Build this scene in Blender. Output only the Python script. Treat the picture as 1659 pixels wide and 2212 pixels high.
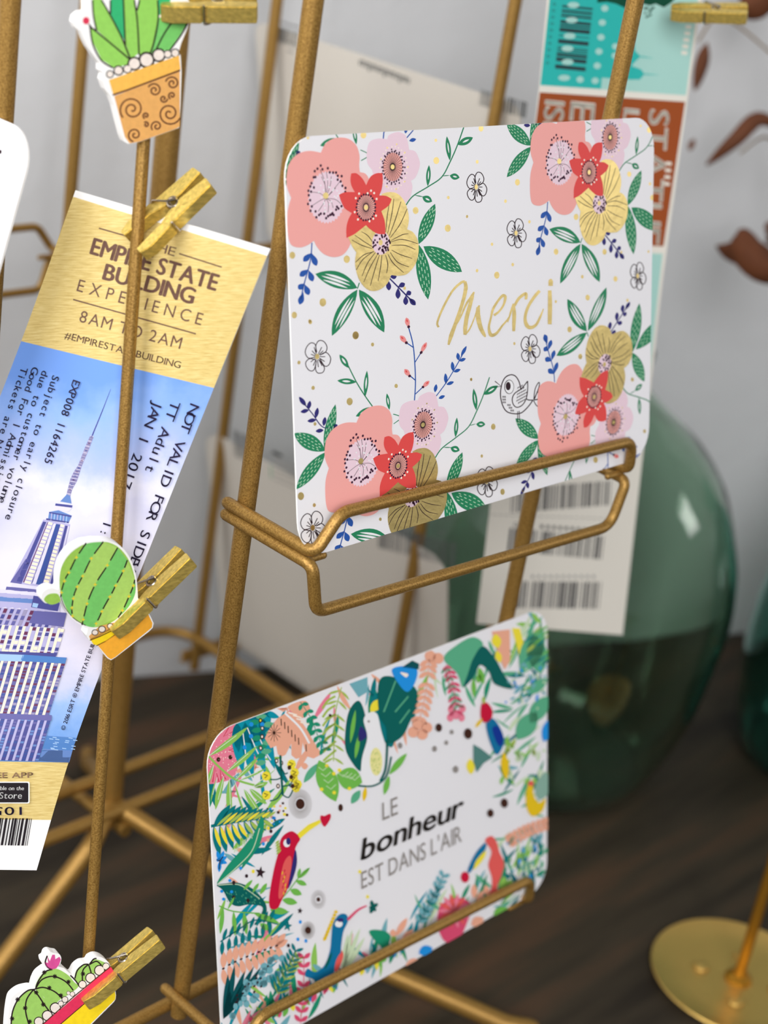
import bpy, bmesh, math, random
import numpy as np
from mathutils import Matrix, Vector, noise

for _o in list(bpy.data.objects):
    bpy.data.objects.remove(_o)
scene = bpy.context.scene
COL = scene.collection

# ------------------------------------------------------------------ camera
FPX = 3633.099                      # focal length in pixels of the 1659 x 2212 photograph
CAMP = np.array([-0.274750, -0.257150, 0.183090])
RC = np.array([[0.688692, -0.7086807, 0.1532153], [-0.1962097, -0.3855921, -0.9015656], [0.6980008, 0.5908387, -0.4046043]])                # rows: camera right, down, forward
PX0, PY0 = 829.5, 1106.0
camd = bpy.data.cameras.new('camera')
cam = bpy.data.objects.new('camera', camd); COL.objects.link(cam)
m = Matrix.Identity(4)
for i in range(3):
    m[i][0], m[i][1], m[i][2], m[i][3] = RC[0][i], -RC[1][i], -RC[2][i], CAMP[i]
cam.matrix_world = m
camd.sensor_fit = 'VERTICAL'; camd.sensor_height = 36.0; camd.sensor_width = 27.0
camd.lens = FPX / 2212 * 36.0
camd.clip_start = 0.02; camd.clip_end = 30
camd.dof.use_dof = True; camd.dof.focus_distance = 0.440
camd.dof.aperture_fstop = 12.0
scene.camera = cam

# ------------------------------------------------------------------ light
world = bpy.data.worlds.new('room light'); scene.world = world; world.use_nodes = True
wn = world.node_tree.nodes; wl = world.node_tree.links
bg = wn['Background']
tc = wn.new('ShaderNodeTexCoord'); sp = wn.new('ShaderNodeSeparateXYZ'); rmp = wn.new('ShaderNodeValToRGB')
mp = wn.new('ShaderNodeMapRange'); mp.inputs[1].default_value = -1; mp.inputs[2].default_value = 1
wl.new(tc.outputs['Generated'], sp.inputs[0]); wl.new(sp.outputs['Z'], mp.inputs[0]); wl.new(mp.outputs[0], rmp.inputs[0])
rmp.color_ramp.elements[0].color = (.32, .30, .28, 1); rmp.color_ramp.elements[1].color = (1, 1, 1.02, 1)
e = rmp.color_ramp.elements.new(.44); e.color = (.55, .53, .50, 1)
e = rmp.color_ramp.elements.new(.52); e.color = (.92, .91, .90, 1)
wl.new(rmp.outputs[0], bg.inputs[0]); bg.inputs[1].default_value = 0.27

def area(name, loc, target, sx, sy, power, col=(1, 1, 1)):
    l = bpy.data.lights.new(name, 'AREA'); l.shape = 'RECTANGLE'; l.size = sx; l.size_y = sy
    l.energy = power; l.color = col
    o = bpy.data.objects.new(name, l); COL.objects.link(o); o.location = loc
    d = Vector(target) - Vector(loc); o.rotation_euler = d.to_track_quat('-Z', 'Y').to_euler()
    return o
area('unseen_daylight', (-.80, -.90, .65), (.05, .08, -.03), .7, .8, 16, (1, .99, .99))  # unseen soft key light behind the camera, kept close so cards outshine the wall
area('unseen_daylight', (-.72, .16, .50), (.1, .36, .0), .5, .8, 8.5, (1, .99, .98))  # area light added at the left to brighten that end of the wall
area('unseen_daylight', (1.45, -1.15, .50), (.15, .10, -.05), .38, .55, 3.5, (1, .98, .95))
scene.view_settings.view_transform = 'Standard'; scene.view_settings.look = 'None'
scene.view_settings.exposure = 0.0; scene.view_settings.gamma = 1.0
scene.view_settings.use_curve_mapping = False

# ------------------------------------------------------------------ small maths
def ray(x, y):
    return RC.T @ np.array([(x - PX0) / FPX, (y - PY0) / FPX, 1.0])
def atD(x, y, d): return CAMP + ray(x, y) * d
def atX(x, y, X): r = ray(x, y); return CAMP + r * ((X - CAMP[0]) / r[0])
def atY(x, y, Y): r = ray(x, y); return CAMP + r * ((Y - CAMP[1]) / r[1])
def atZ(x, y, Z): r = ray(x, y); return CAMP + r * ((Z - CAMP[2]) / r[2])
def proj(P):
    q = RC @ (np.array(P, float) - CAMP)
    return np.array([PX0 + FPX * q[0] / q[2], PY0 + FPX * q[1] / q[2]])
def unit(v): v = np.array(v, float); return v / np.linalg.norm(v)

def lin(c):
    return tuple(((v / 255) / 12.92 if v / 255 <= .04045 else ((v / 255 + .055) / 1.055) ** 2.4) for v in c)
MATS = {}
def M(name, rgb=None, rough=.55, metal=0.0, spec=.3, bump=None, mottle=0.0, mscale=300, coat=0.0, sss=0):
    if name in MATS: return MATS[name]
    mt = bpy.data.materials.new(name); mt.use_nodes = True
    nt = mt.node_tree; b = nt.nodes['Principled BSDF']
    c = lin(rgb)
    b.inputs['Base Color'].default_value = (*c, 1); b.inputs['Roughness'].default_value = rough
    b.inputs['Metallic'].default_value = metal; b.inputs['Specular IOR Level'].default_value = spec
    b.inputs['Coat Weight'].default_value = coat
    if mottle or bump:
        t = nt.nodes.new('ShaderNodeTexCoord'); n = nt.nodes.new('ShaderNodeTexNoise')
        n.inputs['Scale'].default_value = mscale; n.inputs['Detail'].default_value = 5
        nt.links.new(t.outputs['Object'], n.inputs['Vector'])
        if mottle:
            r = nt.nodes.new('ShaderNodeValToRGB')
            r.color_ramp.elements[0].position = .3; r.color_ramp.elements[1].position = .7
            r.color_ramp.elements[0].color = (*[v * (1 - mottle) for v in c], 1)
            r.color_ramp.elements[1].color = (*[min(1, v * (1 + mottle)) for v in c], 1)
            nt.links.new(n.outputs['Fac'], r.inputs[0]); nt.links.new(r.outputs[0], b.inputs['Base Color'])
        if bump:
            bp = nt.nodes.new('ShaderNodeBump'); bp.inputs['Strength'].default_value = bump[0]
            bp.inputs['Distance'].default_value = bump[1]
            nt.links.new(n.outputs['Fac'], bp.inputs['Height']); nt.links.new(bp.outputs[0], b.inputs['Normal'])
    MATS[name] = mt
    return mt

# ------------------------------------------------------------------ objects
def link(name, me, parent=None):
    o = bpy.data.objects.new(name, me); COL.objects.link(o)
    if parent is not None: o.parent = parent
    return o
def tag(o, label=None, cat=None, group=None, kind=None):
    if label: o['label'] = label
    if cat: o['category'] = cat
    if group: o['group'] = group
    if kind: o['kind'] = kind
    return o
def thing(name, label, cat, loc, group=None):
    o = bpy.data.objects.new(name, None); COL.objects.link(o); o.location = loc
    o.empty_display_size = .01
    return tag(o, label, cat, group)
def bm_obj(name, bm, mats, parent=None, smooth=True, loc=None):
    """bmesh is in world coordinates; stored relative to loc (or the parent's location)"""
    me = bpy.data.meshes.new(name)
    base = Vector(loc) if loc is not None else (parent.matrix_world.translation.copy() if parent else Vector((0, 0, 0)))
    if parent is not None:
        base = Vector(PLOC[parent.name])
    elif loc is not None:
        base = Vector(loc)
    bmesh.ops.translate(bm, verts=bm.verts, vec=-base)
    bm.normal_update()
    bm.to_mesh(me); bm.free()
    for mt in (mats if isinstance(mats, (list, tuple)) else [mats]): me.materials.append(mt)
    if smooth:
        for pl in me.polygons: pl.use_smooth = True
        try: me.set_sharp_from_angle(angle=math.radians(40))
        except Exception: pass
    o = link(name, me, parent)
    if parent is None: o.location = base
    PLOC[o.name] = tuple(base) if parent is None else tuple(Vector(PLOC[parent.name]))
    return o
PLOC = {}
_thing = thing
def thing(name, label, cat, loc, group=None):
    o = _thing(name, label, cat, loc, group); PLOC[o.name] = tuple(loc); return o

def fillet(pts, rad, n=6):
    pts = [np.array(p, float) for p in pts]
    rads = rad if isinstance(rad, (list, tuple)) else [rad] * len(pts)
    out = [pts[0]]
    for i in range(1, len(pts) - 1):
        a, b, c = pts[i - 1], pts[i], pts[i + 1]
        u = unit(a - b); v = unit(c - b); ang = math.acos(max(-1, min(1, float(u @ v))))
        t = min(rads[i] / math.tan(ang / 2) if ang < 3.1 else 0, .49 * np.linalg.norm(a - b), .49 * np.linalg.norm(c - b))
        if t < 1e-6: out.append(b); continue
        s, e2 = b + u * t, b + v * t
        for k in range(n + 1):
            f = k / n
            out.append((1 - f) ** 2 * s + 2 * f * (1 - f) * b + f * f * e2)
    out.append(pts[-1])
    return out
def tube(bm, pts, r, seg=14, cap=True, round_cap=False):
    pts = [np.array(p, float) for p in pts]
    rr = list(r) if isinstance(r, (list, tuple)) else [r] * len(pts)
    if round_cap:
        d0 = unit(pts[0] - pts[1]); d1 = unit(pts[-1] - pts[-2])
        ex0 = [(pts[0] + d0 * rr[0] * math.sin(a), rr[0] * math.cos(a)) for a in (1.35, 1.0, .6)]
        ex1 = [(pts[-1] + d1 * rr[-1] * math.sin(a), rr[-1] * math.cos(a)) for a in (.6, 1.0, 1.35)]
        pts = [q[0] for q in ex0] + pts + [q[0] for q in ex1]
        rr = [q[1] for q in ex0] + rr + [q[1] for q in ex1]
    tan = []
    for i in range(len(pts)):
        a = pts[max(0, i - 1)]; b = pts[min(len(pts) - 1, i + 1)]
        tan.append(unit(b - a))
    ref = np.array([0, 0, 1.0]) if abs(tan[0][2]) < .9 else np.array([1.0, 0, 0])
    nrm = unit(np.cross(tan[0], ref)); rings = []
    for i, p in enumerate(pts):
        nrm = unit(nrm - tan[i] * (nrm @ tan[i])); bi = np.cross(tan[i], nrm)
        rings.append([bm.verts.new(p + rr[i] * (math.cos(2 * math.pi * k / seg) * nrm + math.sin(2 * math.pi * k / seg) * bi)) for k in range(seg)])
    for a, b in zip(rings, rings[1:]):
        for k in range(seg):
            bm.faces.new((a[k], a[(k + 1) % seg], b[(k + 1) % seg], b[k]))
    if cap:
        bm.faces.new(rings[0][::-1]); bm.faces.new(rings[-1])
def lathe(bm, prof, c, seg=48, axis=(0, 0, 1), flip=False):
    rings = []
    for r, z in prof:
        if r < 1e-6: rings.append([bm.verts.new((c[0], c[1], c[2] + z))]); continue
        rings.append([bm.verts.new((c[0] + r * math.cos(2 * math.pi * k / seg), c[1] + r * math.sin(2 * math.pi * k / seg), c[2] + z)) for k in range(seg)])
    for a, b in zip(rings, rings[1:]):
        for k in range(seg):
            q = [a[k % len(a)], a[(k + 1) % len(a)], b[(k + 1) % len(b)], b[k % len(b)]]
            q = [v for i, v in enumerate(q) if v not in q[:i]]
            if len(q) > 2: bm.faces.new(q)
def box(bm, lo, hi, mi=0):
    v = [bm.verts.new((x, y, z)) for x in (lo[0], hi[0]) for y in (lo[1], hi[1]) for z in (lo[2], hi[2])]
    for f in ((0, 1, 3, 2), (4, 6, 7, 5), (0, 4, 5, 1), (2, 3, 7, 6), (0, 2, 6, 4), (1, 5, 7, 3)):
        bm.faces.new([v[i] for i in f]).material_index = mi
# ================================================================== room
ZT = -0.262                                     # table top
wd = unit(np.array([.334, -.142, 0]))           # direction of the back wall
wn_ = np.array([-wd[1], wd[0], 0]); wn_ = -wn_ if wn_[1] > 0 else wn_   # wall normal into the room
WL = np.array([.2269, .3123, 0])

def wall_material():
    mt = bpy.data.materials.new('painted plaster'); mt.use_nodes = True
    nt = mt.node_tree; b = nt.nodes['Principled BSDF']
    t = nt.nodes.new('ShaderNodeTexCoord')
    n = nt.nodes.new('ShaderNodeTexNoise'); n.inputs['Scale'].default_value = 6; n.inputs['Detail'].default_value = 3
    r = nt.nodes.new('ShaderNodeValToRGB')
    r.color_ramp.elements[0].color = (*lin((200, 201, 203)), 1); r.color_ramp.elements[1].color = (*lin((209, 210, 212)), 1)
    n2 = nt.nodes.new('ShaderNodeTexNoise'); n2.inputs['Scale'].default_value = 90; n2.inputs['Detail'].default_value = 4
    bp = nt.nodes.new('ShaderNodeBump'); bp.inputs['Strength'].default_value = .25; bp.inputs['Distance'].default_value = .002
    nt.links.new(t.outputs['Object'], n.inputs[0]); nt.links.new(t.outputs['Object'], n2.inputs[0])
    nt.links.new(n.outputs['Fac'], r.inputs[0]); nt.links.new(r.outputs[0], b.inputs['Base Color'])
    nt.links.new(n2.outputs['Fac'], bp.inputs['Height']); nt.links.new(bp.outputs[0], b.inputs['Normal'])
    b.inputs['Roughness'].default_value = .7; b.inputs['Specular IOR Level'].default_value = .2
    return mt
def wood_material():
    mt = bpy.data.materials.new('dark wood'); mt.use_nodes = True
    nt = mt.node_tree; b = nt.nodes['Principled BSDF']
    t = nt.nodes.new('ShaderNodeTexCoord'); mpn = nt.nodes.new('ShaderNodeMapping')
    mpn.inputs['Scale'].default_value = (3, 26, 26); mpn.inputs['Rotation'].default_value = (0, 0, math.radians(10))
    n = nt.nodes.new('ShaderNodeTexNoise'); n.inputs['Scale'].default_value = 2.2; n.inputs['Detail'].default_value = 8
    r = nt.nodes.new('ShaderNodeValToRGB'); e0 = r.color_ramp.elements
    e0[0].position = .3; e0[1].position = .72
    e0[0].color = (*lin((40, 34, 26)), 1); e0[1].color = (*lin((84, 62, 45)), 1)
    q = e0.new(.5); q.color = (*lin((60, 52, 40)), 1)
    nt.links.new(t.outputs['Object'], mpn.inputs[0]); nt.links.new(mpn.outputs[0], n.inputs[0])
    nt.links.new(n.outputs['Fac'], r.inputs[0]); nt.links.new(r.outputs[0], b.inputs['Base Color'])
    b.inputs['Roughness'].default_value = .62; b.inputs['Specular IOR Level'].default_value = .25
    return mt
MW, MWOOD = wall_material(), wood_material()
def slab(name, a, b, thick, z0, z1, mat):
    bm = bmesh.new()
    q = [a, b, b - wn_ * thick, a - wn_ * thick]
    lo = [bm.verts.new((p[0], p[1], z0)) for p in q]; hi = [bm.verts.new((p[0], p[1], z1)) for p in q]
    for k in range(4): bm.faces.new((lo[k], lo[(k + 1) % 4], hi[(k + 1) % 4], hi[k]))
    bm.faces.new(hi); bm.faces.new(lo[::-1])
    bmesh.ops.recalc_face_normals(bm, faces=bm.faces)
    return bm_obj(name, bm, mat, smooth=False)
tag(slab('wall_back', WL - wd * 1.6, WL + wd * 1.9, .1, -1.0, 1.6, MW), kind='structure')
FL = bmesh.new()
a, b = WL - wd * 1.6, WL + wd * 1.9
box(FL, (-1.9, -2.6, -1.04), (2.3, 1.3, -1.0))
tag(bm_obj('floor', FL, M('floor boards', (120, 112, 102), rough=.6, mottle=.2, mscale=4), smooth=False), kind='structure')
# table: a thick top along the wall on four legs
tbl = thing('wooden_table', 'dark brown wooden table against the grey wall, carrying the gold card rack', 'table', (.25, .05, -1.0))
TA, TB = WL - wd * .75 + wn_ * .001, WL + wd * .95 + wn_ * .001
bm = bmesh.new(); q = [TA, TB, TB + wn_ * .62, TA + wn_ * .62]
lo = [bm.verts.new((p[0], p[1], ZT - .03)) for p in q]; hi = [bm.verts.new((p[0], p[1], ZT)) for p in q]
for k in range(4): bm.faces.new((lo[k], lo[(k + 1) % 4], hi[(k + 1) % 4], hi[k]))
bm.faces.new(hi); bm.faces.new(lo[::-1]); bmesh.ops.recalc_face_normals(bm, faces=bm.faces)
bmesh.ops.bevel(bm, geom=bm.edges[:], offset=.002, segments=2, affect='EDGES')
bm_obj('tabletop', bm, MWOOD, tbl)
for fu in (.05, .95):
    for fv in (.08, .92):
        c = TA + (TB - TA) * fu + wn_ * .62 * fv
        bm = bmesh.new(); box(bm, (c[0] - .025, c[1] - .025, -1.0), (c[0] + .025, c[1] + .025, ZT - .0295))
        bm_obj('leg', bm, MWOOD, tbl, smooth=False)
# ================================================================== the wire rack
def gold_paint():
    mt = bpy.data.materials.new('antique gold paint'); mt.use_nodes = True
    nt = mt.node_tree; b = nt.nodes['Principled BSDF']
    t = nt.nodes.new('ShaderNodeTexCoord')
    n = nt.nodes.new('ShaderNodeTexNoise'); n.inputs['Scale'].default_value = 2300; n.inputs['Detail'].default_value = 3
    r = nt.nodes.new('ShaderNodeValToRGB')
    r.color_ramp.elements[0].position = .32; r.color_ramp.elements[1].position = .62
    r.color_ramp.elements[0].color = (*lin((132, 97, 42)), 1); r.color_ramp.elements[1].color = (*lin((174, 136, 70)), 1)
    n2 = nt.nodes.new('ShaderNodeTexNoise'); n2.inputs['Scale'].default_value = 60; n2.inputs['Detail'].default_value = 3
    bp = nt.nodes.new('ShaderNodeBump'); bp.inputs['Strength'].default_value = .2; bp.inputs['Distance'].default_value = .0003
    nt.links.new(t.outputs['Object'], n.inputs[0]); nt.links.new(t.outputs['Object'], n2.inputs[0])
    nt.links.new(n.outputs['Fac'], r.inputs[0]); nt.links.new(r.outputs[0], b.inputs['Base Color'])
    nt.links.new(n.outputs['Fac'], bp.inputs['Height']); nt.links.new(bp.outputs[0], b.inputs['Normal'])
    b.inputs['Metallic'].default_value = .55; b.inputs['Roughness'].default_value = .42
    return mt
MG = gold_paint()
rack = thing('card_rack', 'tall gold wire display rack with cards, standing on the dark table', 'display rack', (.086, .163, ZT))
def wire(name, pts, r, seg=14, rc=False):
    bm = bmesh.new(); tube(bm, pts, r, seg, True, rc)
    bmesh.ops.recalc_face_normals(bm, faces=bm.faces)
    return bm_obj(name, bm, MG, rack)
RP = .0025
XL, YF, A2 = .00673, .02782, .12572          # left front post, front plane, post spacing
X2, Y2 = .22695, .14634                      # near post of the right-hand side
P1x, P1y = .1318, .2759
P0x, P0y = -.0385, .0810
ZTOP = .42
ZRING = -.2215
def post(x, y, zb, zt=ZTOP, r=RP): return wire('post', [(x, y, zb), (x, y, zt)], r, 18)
post(XL, YF, -.168); post(XL + A2, YF, -.168)
post(X2, Y2, -.2385); post(X2, Y2 + A2, -.2385)
post(P1x, P1y, ZRING); post(P1x - A2, P1y, ZRING)
post(P0x, P0y, ZRING, r=.00255); post(P0x, P0y + A2, ZRING)
# central column
ct, cb = np.array([.0856, .1664, .0516]), np.array([.0868, .1615, -.192])
d = unit(ct - cb); wire('column', [cb - d * .012, ct + d * .4], .0042, 24)
# cross bars under the column, ring, front bar
for yy in (.1555, .1768):
    wire('cross_bar', fillet([(-.045, yy, -.2), (X2 + .002, yy, -.2)], .01), .0026)
wire('cross_bar', [(.0862, .150, -.2065), (.0875, .2885, -.2115)], .0026)
RX0, RX1, RY0, RY1 = P0x, X2, .055, .2885
wire('base_ring', fillet([(RX0, .12, ZRING), (RX0, RY1, ZRING), (RX1, RY1, ZRING), (RX1, RY0, ZRING), (RX0, RY0, ZRING), (RX0, .12, ZRING)], .022, 10), .0026)
wire('base_bar', [(-.02, YF + .005, -.1675), (.152, YF + .005, -.1675)], .0021)
# feet
fz = ZT + .0038
wire('foot', fillet([(.0865, .1625, -.2), (.1029, .120, -.2105), (.1483, .0638, -.2445), (.180, .021, fz), (.186, .014, fz)], .02), .0038, 18, True)
wire('foot', fillet([(.0855, .160, -.2), (.0700, .1505, -.207), (.0300, .1520, -.250), (.0225, .1523, fz), (.012, .1525, fz)], .01), .0038, 18, True)
wire('foot', fillet([(.0868, .164, -.2), (.105, .19, -.21), (.152, .255, fz), (.157, .262, fz)], .01), .0038, 18, True)
# hanging rods that carry the clips
rt, rb = atD(310, 310, .395), atD(192, 2052, .455)
dr = unit(rt - rb)
wire('hanging_rod', [rb - dr * .004, rt + dr * .30], .00158, 16)
wire('hanging_rod', [(.2050, .0850, -.165), (.2050, .0850, .40)], .0016, 16)

def holder(fn, z0, z1, yb=.031, yf=-.002, pin=True, lower=True):
    """a pair of bent wires; fn maps (along the face, outward y, z) to the world"""
    def T(pts): return [fn(*q) for q in pts]
    zl, zr = z0, z1
    up = [(.003, yb, zl + .0017), (.003, yf, zl + .0017), (.0105, yf, zl + .0113), (.1355, yf, zr + .0118), (.1375, yf, zr + .0017), (.1375, yb, zr + .0017)]
    lo = [(.003, yb, zl - .0017), (.003, yf, zl - .0017), (.0068, yf, zl - .0160), (.1340, yf, zr - .0165), (.1375, yf, zr - .0017), (.1375, yb, zr - .0017)]
    bm = bmesh.new()
    tube(bm, T(fillet(up, [0, .003, .006, .0055, .003, 0], 9)), .00165, 14, True, True)
    if lower: tube(bm, T(fillet(lo, [0, .003, .0048, .0062, .003, 0], 9)), .00165, 14, True, True)
    bmesh.ops.recalc_face_normals(bm, faces=bm.faces)
    h = bm_obj('card_holder', bm, MG, rack)
    if pin:
        bm = bmesh.new(); tube(bm, T([(.003, .0008, zl - .0015), (.0092, .0008, zl - .0015)]), .0011, 10, True, True)
        bmesh.ops.recalc_face_normals(bm, faces=bm.faces); PLOC[h.name] = PLOC[rack.name]; bm_obj('support_pin', bm, MG, h)
        bm = bmesh.new(); tube(bm, T([(.1375, .0008, zr - .0002), (.131, .0008, zr - .0002)]), .0011, 10, True, True)
        bmesh.ops.recalc_face_normals(bm, faces=bm.faces); bm_obj('support_pin', bm, MG, h)
F1 = lambda l, y, z: (l, y, z)
F2 = lambda l, y, z: (X2 + (YF - y), Y2 - .00673 + l, z)
F3 = lambda l, y, z: (.1383 - l, P1y + (YF - y) * .5, z)
F4 = lambda l, y, z: (P0x - (YF - y), P0y + .13245 - l, z)
holder(F1, .0004, -.0033); holder(F1, -.1602, -.1660, lower=False)
holder(F2, -.0265, -.0265); holder(F2, -.2335, -.2335)
holder(F3, -.0216, -.0216)
holder(F4, -.0074, -.0074)
# ================================================================== flat printed things
def homog(src, dst):
    A = []
    for (x, y), (u, v) in zip(src, dst):
        A.append([x, y, 1, 0, 0, 0, -u * x, -u * y, -u]); A.append([0, 0, 0, x, y, 1, -v * x, -v * y, -v])
    h = np.linalg.svd(np.array(A, float))[2][-1]
    return h.reshape(3, 3) / h[-1]
def happ(H, p):
    q = H @ np.array([p[0], p[1], 1.0]); return (q[0] / q[2], q[1] / q[2])

def cr(pts, n=8, closed=False):
    """catmull-rom through 2-D points"""
    P = [np.array(p, float) for p in pts]; out = []
    if len(P) < 3 and not closed: return [tuple(p) for p in P]
    N = len(P)
    for i in range(N if closed else N - 1):
        if closed: a, b, c, d = P[i - 1], P[i], P[(i + 1) % N], P[(i + 2) % N]
        else: a, b, c, d = P[max(0, i - 1)], P[i], P[i + 1], P[min(N - 1, i + 2)]
        for k in range(n):
            t = k / n
            out.append(tuple(.5 * ((2 * b) + (c - a) * t + (2 * a - 5 * b + 4 * c - d) * t * t + (3 * b - a - 3 * c + d) * t ** 3)))
    if not closed: out.append(tuple(P[-1]))
    return out
def cusp(*arcs, n=7):
    """closed outline made of smooth arcs that meet in corners"""
    out = []
    for a in arcs: out += cr(a, n)[:-1]
    return out
def ell(cx, cy, rx, ry, n=24, rot=0):
    c, s = math.cos(rot), math.sin(rot)
    return [(cx + rx * math.cos(t) * c - ry * math.sin(t) * s, cy + rx * math.cos(t) * s + ry * math.sin(t) * c) for t in [2 * math.pi * k / n for k in range(n)]]
def clip_poly(poly, conv):
    """Sutherland-Hodgman against a convex outline"""
    area2 = sum(conv[i - 1][0] * conv[i][1] - conv[i][0] * conv[i - 1][1] for i in range(len(conv)))
    sg = 1 if area2 > 0 else -1
    out = poly
    for i in range(len(conv)):
        a, b = conv[i - 1], conv[i]; ex, ey = b[0] - a[0], b[1] - a[1]
        inp, out = out, []
        if not inp: return []
        f = lambda p: sg * (ex * (p[1] - a[1]) - ey * (p[0] - a[0]))
        for k in range(len(inp)):
            p, q = inp[k - 1], inp[k]; fp, fq = f(p), f(q)
            if fp >= 0:
                if fq >= 0: out.append(q)
                else: t = fp / (fp - fq); out.append((p[0] + (q[0] - p[0]) * t, p[1] + (q[1] - p[1]) * t))
            elif fq >= 0:
                t = fp / (fp - fq); out.append((p[0] + (q[0] - p[0]) * t, p[1] + (q[1] - p[1]) * t)); out.append(q)
    return out
def rrect(x0, y0, x1, y1, r, n=8):
    out = []
    for cx, cy, a0 in ((x1 - r, y1 - r, 0), (x0 + r, y1 - r, 90), (x0 + r, y0 + r, 180), (x1 - r, y0 + r, 270)):
        for k in range(n + 1):
            t = math.radians(a0 + 90 * k / n); out.append((cx + r * math.cos(t), cy + r * math.sin(t)))
    return out

_glyphs = {}
def glyph(ch, offset=0.0):
    key = (ch, offset)
    if key in _glyphs: return _glyphs[key]
    cu = bpy.data.curves.new('g', 'FONT'); cu.body = ch; cu.size = 1.0; cu.offset = offset; cu.resolution_u = 4
    ob = bpy.data.objects.new('g', cu); COL.objects.link(ob)
    bpy.context.view_layer.update()
    me = bpy.data.meshes.new_from_object(ob.evaluated_get(bpy.context.evaluated_depsgraph_get()))
    V = [(v.co.x, v.co.y) for v in me.vertices]; Fc = [tuple(p.vertices) for p in me.polygons]
    bpy.data.objects.remove(ob); bpy.data.curves.remove(cu); bpy.data.meshes.remove(me)
    xs = [v[0] for v in V] or [0, .28]
    _glyphs[key] = (V, Fc, min(xs), max(xs))
    return _glyphs[key]

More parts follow.
